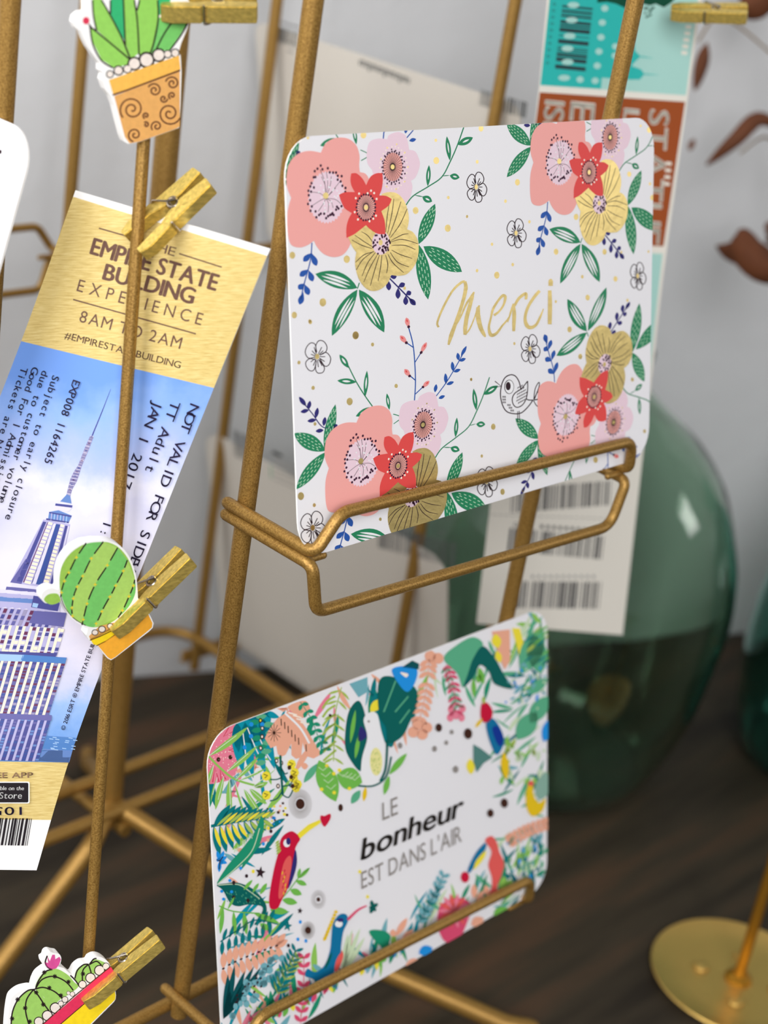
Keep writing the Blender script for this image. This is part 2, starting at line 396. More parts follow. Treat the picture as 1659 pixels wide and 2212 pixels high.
class Sheet:
    """print on a surface: everything is given in 'art' coordinates and carried on to the surface"""
    DZ = 7e-6
    def __init__(self, surf, clip=None):
        self.surf = surf; self.clip = clip; self.bm = bmesh.new(); self.mats = []; self.L = 1
        self.uv = self.bm.loops.layers.uv.new('art'); self.rec = None
    def mi(self, mat):
        if mat not in self.mats: self.mats.append(mat)
        return self.mats.index(mat)
    def up(self, k=1): self.L += k
    def face(self, pts, mat, L=None):
        L = self.L if L is None else L
        if self.rec is not None: self.rec.append((list(pts), mat, L))
        self._face(pts, mat, L)
    def _face(self, pts, mat, L):
        if self.clip is not None:
            pts = clip_poly(list(pts), self.clip)
        o = []
        for q in pts:
            if not o or abs(q[0] - o[-1][0]) + abs(q[1] - o[-1][1]) > 1e-7: o.append(q)
        if len(o) > 2 and abs(o[0][0] - o[-1][0]) + abs(o[0][1] - o[-1][1]) < 1e-7: o.pop()
        if len(o) < 3: return
        ar = sum(o[i - 1][0] * o[i][1] - o[i][0] * o[i - 1][1] for i in range(len(o)))
        if (ar > 0) != self.ccw: o = o[::-1]
        vs = [self.bm.verts.new(self.surf(x, y, L * self.DZ)) for x, y in o]
        f = self.bm.faces.new(vs); f.material_index = self.mi(mat)
        for lp, q in zip(f.loops, o): lp[self.uv].uv = (q[0] / 1000, q[1] / 1000)
    ccw = False                      # art y runs downward
    def stroke(self, pts, w, mat, L=None, taper=None):
        """ribbon; w is a width or a list of widths"""
        P = [np.array(p, float) for p in pts]; n = len(P)
        if n < 2: return
        W = list(w) if isinstance(w, (list, tuple)) else [w] * n
        if len(W) != n: W = list(np.interp(np.linspace(0, 1, n), np.linspace(0, 1, len(W)), W))
        if taper: W = [x * min(1, .25 + 3 * min(k, n - 1 - k) / n) for k, x in enumerate(W)]
        Lf, Rt = [], []
        for i in range(n):
            d = P[min(n - 1, i + 1)] - P[max(0, i - 1)]; l = np.linalg.norm(d)
            d = d / l if l > 1e-9 else np.array([1.0, 0]); nn = np.array([-d[1], d[0]]) * W[i] / 2
            Lf.append(tuple(P[i] + nn)); Rt.append(tuple(P[i] - nn))
        for i in range(n - 1): self.face([Lf[i], Lf[i + 1], Rt[i + 1], Rt[i]], mat, L)
    def line(self, pts, w, mat, n=6, **k): self.stroke(cr(pts, n), w, mat, **k)
    def dot(self, x, y, rx, mat, ry=None, n=12, L=None, rot=0): self.face(ell(x, y, rx, ry or rx, n, rot), mat, L)
    def leaf(self, base, tip, w, mat, bend=0.0, L=None, n=10, blunt=.5):
        b, t = np.array(base, float), np.array(tip, float); d = t - b; l = np.linalg.norm(d); d /= l; q = np.array([-d[1], d[0]])
        A, B = [], []
        for k in range(n + 1):
            f = k / n; off = bend * l * 4 * f * (1 - f) * .5
            h = w / 2 * math.sin(math.pi * f ** (math.log(.5) / math.log(blunt))) ** .8 if 0 < f < 1 else 0
            c = b + d * l * f + q * off
            A.append(tuple(c + q * h)); B.append(tuple(c - q * h))
        self.face(A + B[::-1][1:-1], mat, L)
    def text(self, s, p0, p1, h, mat, bold=0.0, upv=None, mono=False, shear=0.0, track=0.0, L=None):
        """baseline runs from p0 to p1 (art units), capitals are h high"""
        p0, p1 = np.array(p0, float), np.array(p1, float); d = p1 - p0; ln = np.linalg.norm(d); d /= ln
        upv = np.array(upv, float) if upv is not None else np.array([d[1], -d[0]])
        upv = upv / np.linalg.norm(upv)
        cap = max(v[1] for v in glyph('H')[0])
        items = []; x = 0.0
        for ch in s:
            if ch == ' ': x += (.53 if mono else .28) + track; continue
            V, Fc, a, b = glyph(ch)
            if mono: items.append((V, Fc, x + .26 - (a + b) / 2)); x += .53 + track
            else: items.append((V, Fc, x - a)); x += (b - a) + .085 + track
        tot = x if mono else x - .085 - track
        k = ln / tot; hk = h / cap
        for V, Fc, ox in items:
            for bx, by in (((0, 0),) if bold <= .001 else ((bold, 0), (-bold, 0), (0, bold * .5), (0, -bold * .5))):
                pos = [p0 + d * ((vx + bx + ox + shear * vy) * k) + upv * ((vy + by) * hk) for vx, vy in V]
                for f in Fc: self.face([tuple(pos[i]) for i in f], mat, L)
    def bars(self, p0, p1, drop, mat, seed=1, L=None, dens=34, lo=.3):
        """bar code: bars stand between the line p0-p1 and the same line moved by drop"""
        rnd = random.Random(seed); p0, p1, drop = np.array(p0, float), np.array(p1, float), np.array(drop, float)
        w = []; 
        for _ in range(dens): w.append((rnd.choice((1, 1, 2, 2, 3, 4)), rnd.choice((1, 1, 2, 3))))
        tot = sum(a + b for a, b in w); x = 0
        for a, b in w:
            q0 = p0 + (p1 - p0) * x / tot; q1 = p0 + (p1 - p0) * (x + a) / tot
            self.face([tuple(q0), tuple(q1), tuple(q1 + drop), tuple(q0 + drop)], mat, L); x += a + b
    def body(self, outline, thick, mat, edge=None, holes=None):
        """the card itself: front face, rim, back face; outline in art units"""
        o = list(outline)
        fr = [self.bm.verts.new(self.surf(x, y, 0)) for x, y in o]; bk = [self.bm.verts.new(self.surf(x, y, -thick)) for x, y in o]
        a = self.bm.faces.new(fr); b = self.bm.faces.new(bk[::-1])
        a.material_index = self.mi(mat); b.material_index = self.mi(mat)
        n = len(o); e = edge or mat
        for k in range(n):
            f = self.bm.faces.new((fr[k], bk[k], bk[(k + 1) % n], fr[(k + 1) % n])); f.material_index = self.mi(e)
        bmesh.ops.recalc_face_normals(self.bm, faces=self.bm.faces)
        for q in (a, b):
            for lp in q.loops: pass
    def done(self, name, origin, parent=None):
        return bm_obj(name, self.bm, self.mats, parent, smooth=False, loc=origin)

def plane_surf(O, ex, ey, n):
    return lambda u, v, h=0.0: tuple(O + ex * u + ey * v + n * h)
def px_surf(O, n, H=None):
    """art units are photograph pixels, carried on to the plane through O along the line of sight"""
    O = np.array(O, float); n = np.array(n, float)
    def f(x, y, h=0.0):
        r = ray(x, y); return tuple(CAMP + r * (((O - CAMP) @ n) / (r @ n)) + n * h)
    return f
# ================================================================== the floral thank-you card
AL, HC = .24400, .10261
CEY = np.array([0, math.sin(AL), math.cos(AL)]); CNN = np.array([0, -math.cos(AL), math.sin(AL)]); CEX = np.array([1.0, 0, 0])
paper = M('card paper', (240, 239, 243), rough=.5, spec=.25)
paper_edge = M('card edge', (246, 245, 243), rough=.6)
K = dict(salmon=(246, 172, 166), pale=(240, 212, 225), red=(228, 78, 76), green=(38, 134, 92), lgreen=(196, 232, 200),
         sea=(66, 160, 118), blue=(40, 88, 172), navy=(48, 44, 116), plum=(62, 22, 52), ink=(48, 28, 36), bud=(240, 150, 148), white=(243, 243, 246), cream=(255, 240, 226),
         rose=(236, 168, 160))
C = {k: M('print ' + k, v, rough=.5, spec=.2) for k, v in K.items()}
def foil(name, c0, rough=.42):
    mt = bpy.data.materials.new(name); mt.use_nodes = True; nt = mt.node_tree; b = nt.nodes['Principled BSDF']
    t = nt.nodes.new('ShaderNodeTexCoord'); n = nt.nodes.new('ShaderNodeTexNoise'); n.inputs['Scale'].default_value = 260; n.inputs['Detail'].default_value = 4
    bp = nt.nodes.new('ShaderNodeBump'); bp.inputs['Strength'].default_value = .35; bp.inputs['Distance'].default_value = .0004
    nt.links.new(t.outputs['Object'], n.inputs[0]); nt.links.new(n.outputs['Fac'], bp.inputs['Height']); nt.links.new(bp.outputs[0], b.inputs['Normal'])
    b.inputs['Base Color'].default_value = (*lin(c0), 1); b.inputs['Metallic'].default_value = 1.0; b.inputs['Roughness'].default_value = rough
    return mt
GOLD = foil('gold foil', (246, 222, 150))

def card_sheet(corners_px, O, ex, ey, n, W, H, r, tl_first=True):
    """rectangular card W x H; the photograph's four corners (tl, tr, bl, br) fix where the print sits"""
    src = corners_px; dst = [(0, H), (W, H), (0, 0), (W, 0)]
    Hm = homog(src, dst); Hi = np.linalg.inv(Hm)
    surf = lambda x, y, h=0.0: (lambda uv: tuple(O + ex * uv[0] + ey * uv[1] + n * h))(happ(Hm, (x, y)))
    out = [happ(Hi, q) for q in rrect(0, 0, W, H, r)]
    s = Sheet(surf, out); s.Hm, s.Hi, s.outline = Hm, Hi, out
    return s
mc = card_sheet([(603, 298.5), (1416.5, 250.7), (652.2, 1208.7), (1397, 986.6)], np.array([0, 0, 0.0]), CEX, CEY, CNN, .15, HC, .0095)
mc.body(mc.outline, .0004, paper, paper_edge)

def Z(x0, y0, s): return lambda *p: [(x0 + a * s, y0 + b * s) for a, b in p] if not isinstance(p[0], (int, float)) else (x0 + p[0] * s, y0 + p[1] * s)
z1 = Z(590, 240, .25919); z2 = Z(1000, 240, .26522); z3 = Z(590, 700, .25919); z4 = Z(1000, 620, .26522); zm = Z(920, 590, .18083)
# BL cluster -> TL cluster shift, in card units
LT = happ(mc.Hm, z1(412, 720)); LB = happ(mc.Hm, z3(735, 1155)); LR = happ(mc.Hm, z2(780, 413)); LBR = happ(mc.Hm, z4(825, 1070))
def shift(px, d):
    u = happ(mc.Hm, px); return happ(mc.Hi, (u[0] + d[0], u[1] + d[1]))
dBT = (LT[0] - LB[0], LT[1] - LB[1])
def z3t(*p): return [shift(q, dBT) for q in z3(*p)]

def sprig(s, stem, leaves, mat, w=2.2, lw=9, blunt=.5):
    s.line(stem, w, mat)
    for a, b in leaves: s.leaf(a, b, lw, mat, blunt=blunt)
def dash_leaf(s, base, tip, w, mat, dmat, bend=0.0):
    s.leaf(base, tip, w, mat, bend)
    b, t = np.array(base, float), np.array(tip, float); d = t - b; l = np.linalg.norm(d); d /= l; q = np.array([-d[1], d[0]])
    L = s.L + 1
    for j, off in enumerate((-.3, -.1, .1, .3)):
        f = .16 + .05 * (j % 2)
        while f < .86:
            h = w * off * math.sin(math.pi * f) ** .8
            c = b + d * l * f + q * (h + bend * l * 2 * f * (1 - f)); c2 = c + d * l * .065
            s.stroke([tuple(c), tuple(c2)], 1.5, dmat, L); f += .125
def stripe_leaf(s, base, tip, w, mat, wmat, bend=0.0):
    s.leaf(base, tip, w, mat, bend)
    b, t = np.array(base, float), np.array(tip, float); d = t - b; q = np.array([-d[1], d[0]]) / np.linalg.norm(d); L = s.L + 1
    for off in (-.24, 0.0, .24):
        a = b + d * (.2 if off else .16) + q * w * off * .8; e2 = b + d * (.8 if off else .86) + q * w * off * .8
        s.leaf(tuple(a), tuple(e2), w * .15, wmat, (off * w * .12) / np.linalg.norm(d) * 2 + bend * .6, L)
def ring(s, cx, cy, rx, ry, n, r, mat, L=None, jit=0.0, seed=3):
    rnd = random.Random(seed)
    for k in range(n):
        t = 2 * math.pi * k / n; f = 1 + jit * (rnd.random() - .5)
        s.dot(cx + rx * f * math.cos(t), cy + ry * f * math.sin(t), r, mat, r * 1.25, 8, L)
def rays(s, cx, cy, r0, r1x, r1y, n, w, mat, L=None):
    for k in range(n):
        t = 2 * math.pi * (k + .5) / n
        s.stroke([(cx + r0 * math.cos(t), cy + r0 * 1.3 * math.sin(t)), (cx + r1x * math.cos(t), cy + r1y * math.sin(t))], w, mat, L)

def cluster(s):
    s.rec = []; s.L = 2
    g, lg = C['green'], C['lgreen']
    # ---- sprays behind the flowers (drawn on the lower left cluster, moved up)
    s.line(z3t((840, 725), (760, 615), (690, 505), (620, 370)), 2.6, g)
    for a, b, w in (((625, 390), (548, 280), 13), ((690, 508), (532, 495), 14), ((765, 630), (778, 412), 11), ((830, 715), (690, 790), 16), ((968, 735), (945, 600), 9)):
        p = z3t(a, b); s.leaf(p[0], p[1], w, g); m_ = ((p[0][0] * .45 + p[1][0] * .55), (p[0][1] * .45 + p[1][1] * .55)); s.leaf(((p[0][0] * .7 + p[1][0] * .3), (p[0][1] * .7 + p[1][1] * .3)), ((p[0][0] * .25 + p[1][0] * .75), (p[0][1] * .25 + p[1][1] * .75)), w * .35, C['white'], L=s.L + 1)
    s.line(z3t((1000, 770), (1065, 797), (1005, 850)), 2, g)
    # coral bud spray
    bl = C['blue']
    s.line(z3t((1172, 700), (1182, 490), (1163, 220), (1122, 55)), 2.6, bl)
    for a, b in (((1160, 218), (1105, 180)), ((1175, 345), (1225, 265)), ((1180, 490), (1138, 455)), ((1182, 605), (1245, 545))): s.stroke(z3t(a, b), 2.4, bl)
    for a, b in (((1125, 60), (1100, -30)), ((1112, 190), (1050, 120)), ((1220, 275), (1272, 175)), ((1140, 465), (1090, 398)), ((1236, 555), (1298, 495))):
        p = z3t(a, b); s.leaf(p[0], p[1], 11, C['bud'], L=s.L + 1, blunt=.6)
        s.leaf(p[0], (p[0][0] * .72 + p[1][0] * .28, p[0][1] * .72 + p[1][1] * .28), 7, C['plum'], L=s.L + 2)
        s.leaf((p[0][0] * .45 + p[1][0] * .55, p[0][1] * .45 + p[1][1] * .55), (p[0][0] * .15 + p[1][0] * .85, p[0][1] * .15 + p[1][1] * .85), 3.5, C['red'], L=s.L + 2)
    # blue spray up to the right
    s.line(z3t((1340, 640), (1430, 520), (1510, 390), (1570, 280)), 2.4, bl)
    for a, b in (((1560, 290), (1605, 205)), ((1540, 325), (1530, 262)), ((1545, 330), (1600, 310)), ((1495, 415), (1485, 335)), ((1498, 420), (1557, 400)), ((1437, 520), (1430, 432)), ((1440, 525), (1502, 503)), ((1345, 590), (1355, 522)), ((1375, 640), (1428, 618))):
        p = z3t(a, b); s.leaf(p[0], p[1], 8.5, bl)
    # navy spray to the left
    nv = C['navy']
    s.line(z3t((540, 880), (420, 880), (330, 770), (262, 690)), 2.4, nv)
    for a, b in (((275, 705), (216, 630)), ((295, 735), (308, 662)), ((300, 740), (230, 755)), ((358, 805), (372, 718)), ((362, 820), (288, 830)), ((425, 870), (435, 795)), ((425, 905), (358, 912)), ((500, 880), (540, 860))):
        p = z3t(a, b); s.leaf(p[0], p[1], 10, nv)
    # left trio of dashed leaves
    for a, b, w in (((440, 1075), (180, 930), 34), ((440, 1085), (205, 1390), 32), ((435, 1070), (520, 690), 24)):
        p = z3t(a, b); dash_leaf(s, p[0], p[1], w, C['sea'] if w < 0 else g, lg)
    # ---- right trio, lower trio, sprigs (drawn on the upper left cluster)
    for a, b, w in (((1200, 1130), (1335, 788), 27), ((1240, 1148), (1565, 1362), 39), ((1203, 1135), (1282, 1595), 30)):
        dash_leaf(s, z1(*a), z1(*b), w, g, lg)
    for a, b, w, bd in (((690, 1500), (335, 1382), 35, .06), ((690, 1512), (482, 1900), 30, .05), ((702, 1512), (918, 1870), 34, -.05)):
        stripe_leaf(s, z1(*a), z1(*b), w, g, C['white'], bd)
    s.stroke(z1((690, 1505), (706, 1455)), 2.2, g)
    sprig(s, z1((303, 1120), (292, 1270), (240, 1480), (218, 1600)), [tuple(z1(*q)) for q in (((302, 1205), (233, 1278)), ((300, 1205), (345, 1315)), ((275, 1345), (205, 1402)), ((278, 1350), (316, 1446)), ((246, 1462), (195, 1510)), ((246, 1468), (285, 1560)), ((238, 1535), (208, 1640)))], bl, 2.6, 13, .62)
    sprig(s, z1((950, 1410), (1050, 1510), (1170, 1630)), [tuple(z1(*q)) for q in (((945, 1430), (955, 1520)), ((960, 1405), (1018, 1402)), ((1030, 1490), (1088, 1460)), ((1030, 1495), (1030, 1590)), ((1095, 1555), (1140, 1530)), ((1095, 1560), (1095, 1642)), ((1120, 1580), (1178, 1642)))], nv, 3.0, 11, .6)
    s.line(z1((1090, 800), (1150, 722), (1280, 640), (1390, 560), (1460, 430), (1520, 290), (1575, 130)), 2.6, g)
    for a, b, w in (((1272, 640), (1282, 458), 10), ((1390, 552), (1460, 545), 2), ((1458, 548), (1540, 565), 14), ((1160, 715), (1240, 730), 2.4), ((1228, 728), (1310, 770), 15), ((1458, 420), (1430, 212), 11), ((1525, 285), (1652, 222), 16)):
        s.leaf(z1(*a), z1(*b), w, g)
        if w > 8: s.leaf(z1(a[0] * .7 + b[0] * .3, a[1] * .7 + b[1] * .3), z1(a[0] * .25 + b[0] * .75, a[1] * .25 + b[1] * .75), w * .25, C['white'], L=s.L + 1)
    s.up(4)
    # ---- small pale flower
    s.face(cusp(z1((925, 238), (945, 200), (1020, 177), (1080, 205), (1100, 262), (1112, 328)), z1((1112, 328), (1165, 345), (1200, 420), (1200, 480), (1170, 560), (1130, 592)), z1((1130, 592), (1142, 650), (1120, 740), (1060, 800), (980, 790)), z1((980, 790), (890, 720), (830, 600), (800, 500)), z1((800, 500), (760, 440), (755, 340), (780, 260), (850, 233), (925, 238))), C['pale'])
    s.up(); s.face(z1(*ell(975, 475, 82, 122)), C['rose']); s.up()
    px, py = z1(973, 475)
    rays(s, px, py, 4, 21, 32, 30, .9, C['ink'])
    s.up(); ring(s, px + 1, py + .5, 22, 34, 26, 1.9, C['plum'], jit=.06); ring(s, px + 2, py + 1, 25.5, 39, 18, 1.7, C['plum'], jit=.1, seed=8)
    ring(s, px + 2, py + 2, 30, 47, 26, 1.4, C['cream']); s.dot(px, py, 6.5, C['ink'], 9)
    s.up(); s.dot(px, py, 4.5, GOLD, 5.6); ring(s, px + 3, py, 31, 50, 9, 1.7, GOLD, jit=.05)
    # ---- big salmon flower
    s.up()
    s.face(cusp(z1((365, 355), (400, 282), (460, 238), (530, 225), (605, 240), (665, 295), (692, 380), (690, 460), (697, 520)), z1((697, 520), (745, 535), (775, 590), (770, 700), (700, 900), (640, 1080)), z1((640, 1080), (612, 1160), (560, 1222), (480, 1240), (400, 1212), (345, 1155), (318, 1103)), z1((318, 1103), (265, 1140), (200, 1160), (130, 1140), (103, 1070), (92, 950), (95, 840), (120, 740)), z1((120, 740), (85, 650), (78, 560), (92, 470), (130, 400), (195, 355), (275, 340), (365, 355))), C['salmon'])
    s.up(); fz_ = []
    for k in range(72):
        t = 2 * math.pi * k / 72; f = 1 + (.05 if k % 2 else -.03)
        fz_.append((420 + 152 * f * math.cos(t), 735 + 215 * f * math.sin(t)))
    s.face(z1(*fz_), C['pale']); s.up()
    for q in ((362, 500), (413, 520), (455, 555), (530, 600), (495, 655), (540, 790), (475, 825), (432, 862), (350, 855), (300, 805), (288, 690), (372, 560)):
        s.line(z1((412, 745), ((412 + q[0]) / 2 + 14, (735 + q[1]) / 2 - 10), q), 1.0, C['ink'], 4)
    s.up()
    for q in ((365, 465), (338, 492), (380, 497), (425, 488), (315, 513), (307, 565), (322, 563), (290, 615), (280, 643), (310, 652), (265, 680), (287, 687), (268, 718), (280, 760), (263, 792), (295, 813), (285, 850), (327, 855), (335, 905), (357, 885), (372, 874), (400, 874), (417, 912), (433, 895), (450, 885), (462, 880), (480, 885), (470, 870), (500, 840), (520, 830), (507, 815), (545, 810), (575, 690), (577, 655), (550, 637), (535, 600), (510, 585), (543, 555), (510, 552), (495, 525), (470, 525), (442, 523)):
        x, y = z1(*q); s.dot(x, y, 2.5, C['plum'], 3.2, 9)
    rnd = random.Random(5)
    for k in range(26):
        t = rnd.random() * 6.28; f = .35 + .5 * rnd.random(); x, y = z1(430 + 120 * f * math.cos(t), 720 + 170 * f * math.sin(t)); s.dot(x, y, 1.6, C['white'], 2.0, 7)
    s.up(); x, y = z1(411, 721); s.dot(x, y, 6.2, GOLD, 7.2, 18)
    # ---- gold flower
    s.up()
    s.face(cusp(z1((880, 708), (935, 690), (1010, 700), (1070, 760), (1105, 850), (1113, 930), (1100, 1005)), z1((1100, 1005), (1150, 1030), (1190, 1100), (1197, 1200), (1170, 1300), (1105, 1378), (1035, 1395), (968, 1390)), z1((968, 1390), (935, 1465), (855, 1520), (770, 1510), (702, 1430), (670, 1330), (666, 1260), (675, 1200)), z1((675, 1200), (640, 1150), (603, 1068)), z1((603, 1068), (750, 960)), z1((750, 960), (860, 880), (920, 790)), z1((920, 790), (880, 708))), GOLD)
    s.up()
    for a, b, c in (((985, 745), (970, 870), (935, 1040)), ((1045, 770), (1000, 920), (950, 1060)), ((1098, 830), (1040, 960), (960, 1075)), ((945, 800), (930, 900), (920, 1030)), ((965, 1110), (1060, 1090), (1190, 1125)), ((970, 1140), (1080, 1140), (1170, 1175)), ((970, 1180), (1050, 1220), (1145, 1250)), ((960, 1200), (1020, 1280), (1118, 1322)), ((940, 1215), (985, 1290), (1075, 1370)), ((920, 1220), (940, 1300), (930, 1375)), ((890, 1222), (880, 1320), (860, 1440)), ((868, 1222), (830, 1350), (795, 1480)), ((850, 1222), (790, 1330), (740, 1450)), ((835, 1200), (770, 1290), (725, 1400)), ((820, 1190), (730, 1260), (675, 1350)), ((805, 1168), (720, 1140), (635, 1095)), ((805, 1150), (740, 1110), (660, 1055)), ((815, 1120), (770, 1060), (715, 1025)), ((820, 1195), (740, 1220), (668, 1285)), ((965, 1100), (1060, 1050), (1110, 1042))):
        s.line(z1(a, b, c), [1.1, 1.7, 1.0], C['ink'], 5)
    s.up(); s.face(z1(*ell(880, 1118, 74, 102, 20)), C['pale']); s.up(); rnd = random.Random(11)
    for k in range(46):
        t = rnd.random() * 6.28; f = math.sqrt(.12 + .95 * rnd.random()); x, y = z1(880 + 74 * f * math.cos(t), 1122 + 96 * f * math.sin(t)); s.dot(x, y, 2.0, C['plum'], 2.6, 8)
    s.up(); x, y = z1(877, 1117); s.dot(x, y, 4.6, GOLD, 6.2, 16)
    # ---- red flower
    s.up()
    s.face(cusp(z1((622, 533), (665, 530), (715, 572), (750, 632)), z1((750, 632), (785, 560), (835, 530), (885, 528)), z1((885, 528), (890, 590), (882, 660), (862, 718)), z1((862, 718), (920, 722), (966, 748)), z1((966, 748), (945, 800), (880, 852)), z1((880, 852), (905, 920), (915, 980), (915, 1046)), z1((915, 1046), (850, 1042), (790, 1005), (752, 970)), z1((752, 970), (700, 1012), (650, 1050), (590, 1078)), z1((590, 1078), (588, 990), (605, 920), (632, 868)), z1((632, 868), (575, 830), (545, 780), (521, 714)), z1((521, 714), (570, 692), (655, 690)), z1((655, 690), (628, 640), (617, 590), (622, 533))), C['red'])
    s.up(); s.face(z1(*ell(750, 822, 78, 106)), C['rose']); s.up(); px, py = z1(750, 820)
    rays(s, px, py, 5, 20, 27, 32, .9, C['ink']); s.up(); ring(s, px, py, 20.5, 28.5, 24, 2.1, C['plum'], jit=.05); s.dot(px, py, 7, C['ink'], 10)
    s.up(); s.dot(px, py, 5.0, C['rose'], 7.4); s.up(); s.dot(px, py, 4.4, GOLD, 5.6)
    for q in ((690, 703), (663, 742), (790, 678), (817, 698), (838, 748), (655, 860), (683, 922), (780, 936), (812, 915), (835, 890), (762, 700)):
        x, y = z1(*q); s.dot(x, y, 2.2, C['cream'], 2.7, 9)
    s.up(); r, s.rec = s.rec, None
    return r
REC = cluster(mc)
def replay(s, rec, T):
    for pts, mat, L in rec:
        q = []
        for p in pts:
            u = happ(s.Hm, p); q.append(happ(s.Hi, T(u[0], u[1])))
        s._face(q, mat, L)
replay(mc, REC, lambda u, v: (u - LT[0] + LB[0], v - LT[1] + LB[1]))
replay(mc, REC, lambda u, v: (u - LT[0] + LR[0], v - LT[1] + LR[1]))
replay(mc, REC, lambda u, v: (u - LT[0] + LBR[0], -(v - LT[1]) + LBR[1]))
mc.L = 2
# ---- little outlined blossoms
def blossom(s, cx, cy, k=1.0, kx=1.0):
    f = lambda x, y: (cx + (x - 362) * .25919 * k * kx, cy + (y - 297) * .25919 * k)
    for arc in (((345, 275), (300, 245), (272, 265), (262, 290), (275, 225), (300, 192), (335, 190), (352, 215), (352, 260)),):
        pass
    for a in (((352, 262), (345, 200), (310, 183), (275, 215), (262, 265), (290, 310), (345, 300)), ((358, 262), (350, 205), (375, 165), (415, 172), (442, 215), (432, 258), (385, 285)), ((385, 285), (430, 262), (462, 285), (475, 320), (460, 365), (425, 375), (385, 315)), ((375, 320), (410, 365), (424, 395), (410, 428), (370, 433), (350, 400), (355, 330)), ((350, 325), (300, 315), (268, 345), (275, 385), (305, 415), (338, 405), (355, 340))):
        s.line([f(*q) for q in a], 1.9, C['ink'])
    for q in ((330, 205), (310, 240), (300, 275), (405, 205), (420, 240), (440, 298), (435, 345), (412, 388), (375, 400), (325, 385), (300, 350)):
        s.stroke([f(362 + (q[0] - 362) * .25, 297 + (q[1] - 297) * .25), f(362 + (q[0] - 362) * .85, 297 + (q[1] - 297) * .85)], 1.8, C['ink'])
    s.dot(cx, cy, 4.6 * k * kx, GOLD, 6.2 * k, 16, s.L + 1)
for cx, cy, k, kx in ((683.8, 777, 1, 1), (680, 1140.6, 1, 1), (1025.7, 407, .94, .84), (1112.7, 508, .9, .84), (1376.6, 600.7, .85, .72), (1143, 759, .88, .84), (1050, 1042, .9, .88)): blossom(mc, cx, cy, k, kx)
# ---- gold spots
for f, lst in ((z1, ((1338, 247, 12), (1343, 420, 26), (1446, 735, 12), (1605, 895, 11), (1172, 845, 26), (1443, 994, 27), (598, 1258, 28), (140, 1226, 26), (402, 1620, 30), (165, 1727, 24), (295, 1777, 14), (680, 1893, 28), (1085, 1500, 12), (725, 203, 26), (255, 228, 12))),
               (z2, ((104, 420, 14), (436, 590, 24), (338, 747, 13), (22, 875, 11), (535, 917, 12), (228, 1103, 12), (398, 1270, 13), (106, 1320, 13), (268, 1357, 26), (750, 1572, 11), (918, 876, 23), (753, 1163, 23), (1150, 1163, 21), (967, 1368, 13), (1238, 1385, 20), (1010, 1538, 21), (862, 1798, 22), (1357, 520, 20), (1527, 600, 12), (1545, 715, 20), (1510, 1160, 10), (1525, 150, 22), (1455, 117, 10), (1335, 1560, 12), (135, 140, 24), (1288, 1165, 10))),
               (z3, ((680, 122, 28), (822, 196, 14), (1022, 538, 15), (211, 347, 14), (332, 556, 15), (637, 668, 27), (352, 853, 13), (245, 1443, 28), (357, 1516, 14), (902, 1628, 12), (1645, 482, 12), (300, 10, 16))),
               (z4, ((242, 1153, 22), (150, 1388, 12), (62, 774, 11), (412, 482, 11), (948, 585, 20), (1370, 770, 15), (318, 1672, 22), (1068, 1415, 22), (545, 1487, 13), (1465, 1185, 14), (483, 1665, 10)))):
    for x, y, r in lst:
        q = f(x, y); mc.dot(q[0], q[1], r * .245 * (.9 if q[0] > 1000 else 1), GOLD, r * .30, 14)
# ---- bird
ik = C['ink']; bz = lambda *p: z4(*p)
mc.line(bz((465, 850), (450, 790), (420, 745), (380, 735), (335, 760), (308, 820), (300, 900), (315, 975), (350, 1030), (410, 1048), (470, 1040), (525, 990), (565, 935)), 2.3, ik)
mc.line(bz((565, 938), (530, 938), (508, 928)), 2.3, ik)
mc.line(bz((520, 785), (470, 845), (415, 885), (395, 930), (405, 975), (435, 997), (480, 975), (510, 920), (520, 850), (520, 785)), 2.1, ik)
mc.stroke(bz((255, 787), (305, 828), (238, 837)), 2.1, ik)
for a, b in (((440, 1028), (438, 1130)), ((452, 1026), (455, 1132))): mc.stroke(bz(a, b), 1.7, ik)
mc.face(bz(*ell(370, 832, 40, 58, 24)), ik); mc.up(); mc.face(bz(*ell(371, 832, 35, 53, 24)), C['white']); mc.up(); mc.face(bz(*ell(362, 826, 20, 34, 20)), ik)
for a in (((570, 935), (580, 850), (610, 795), (612, 830), (575, 930)), ((570, 935), (600, 875), (640, 860), (650, 878), (620, 920), (572, 938)), ((572, 938), (610, 935), (630, 965), (615, 992), (590, 980), (568, 942))): mc.line(bz(*a), 1.9, ik)
rnd = random.Random(2)
for r in range(6):
    for k in range(6):
        x, y = 428 + k * 15 + r * 2, 975 - r * 26 - k * 8
        if ((x - 460) / 55) ** 2 + ((y - 905) / 85) ** 2 < .9: mc.stroke(bz((x, y), (x + 10, y - 14)), 1.7, ik)
for r in range(3):
    for k in range(6): mc.stroke(bz((318 + r * 10 + k * 13 * (k > 2), 905 + k * 22), (320 + r * 10 + k * 13 * (k > 2), 920 + k * 22)), 1.6, ik)
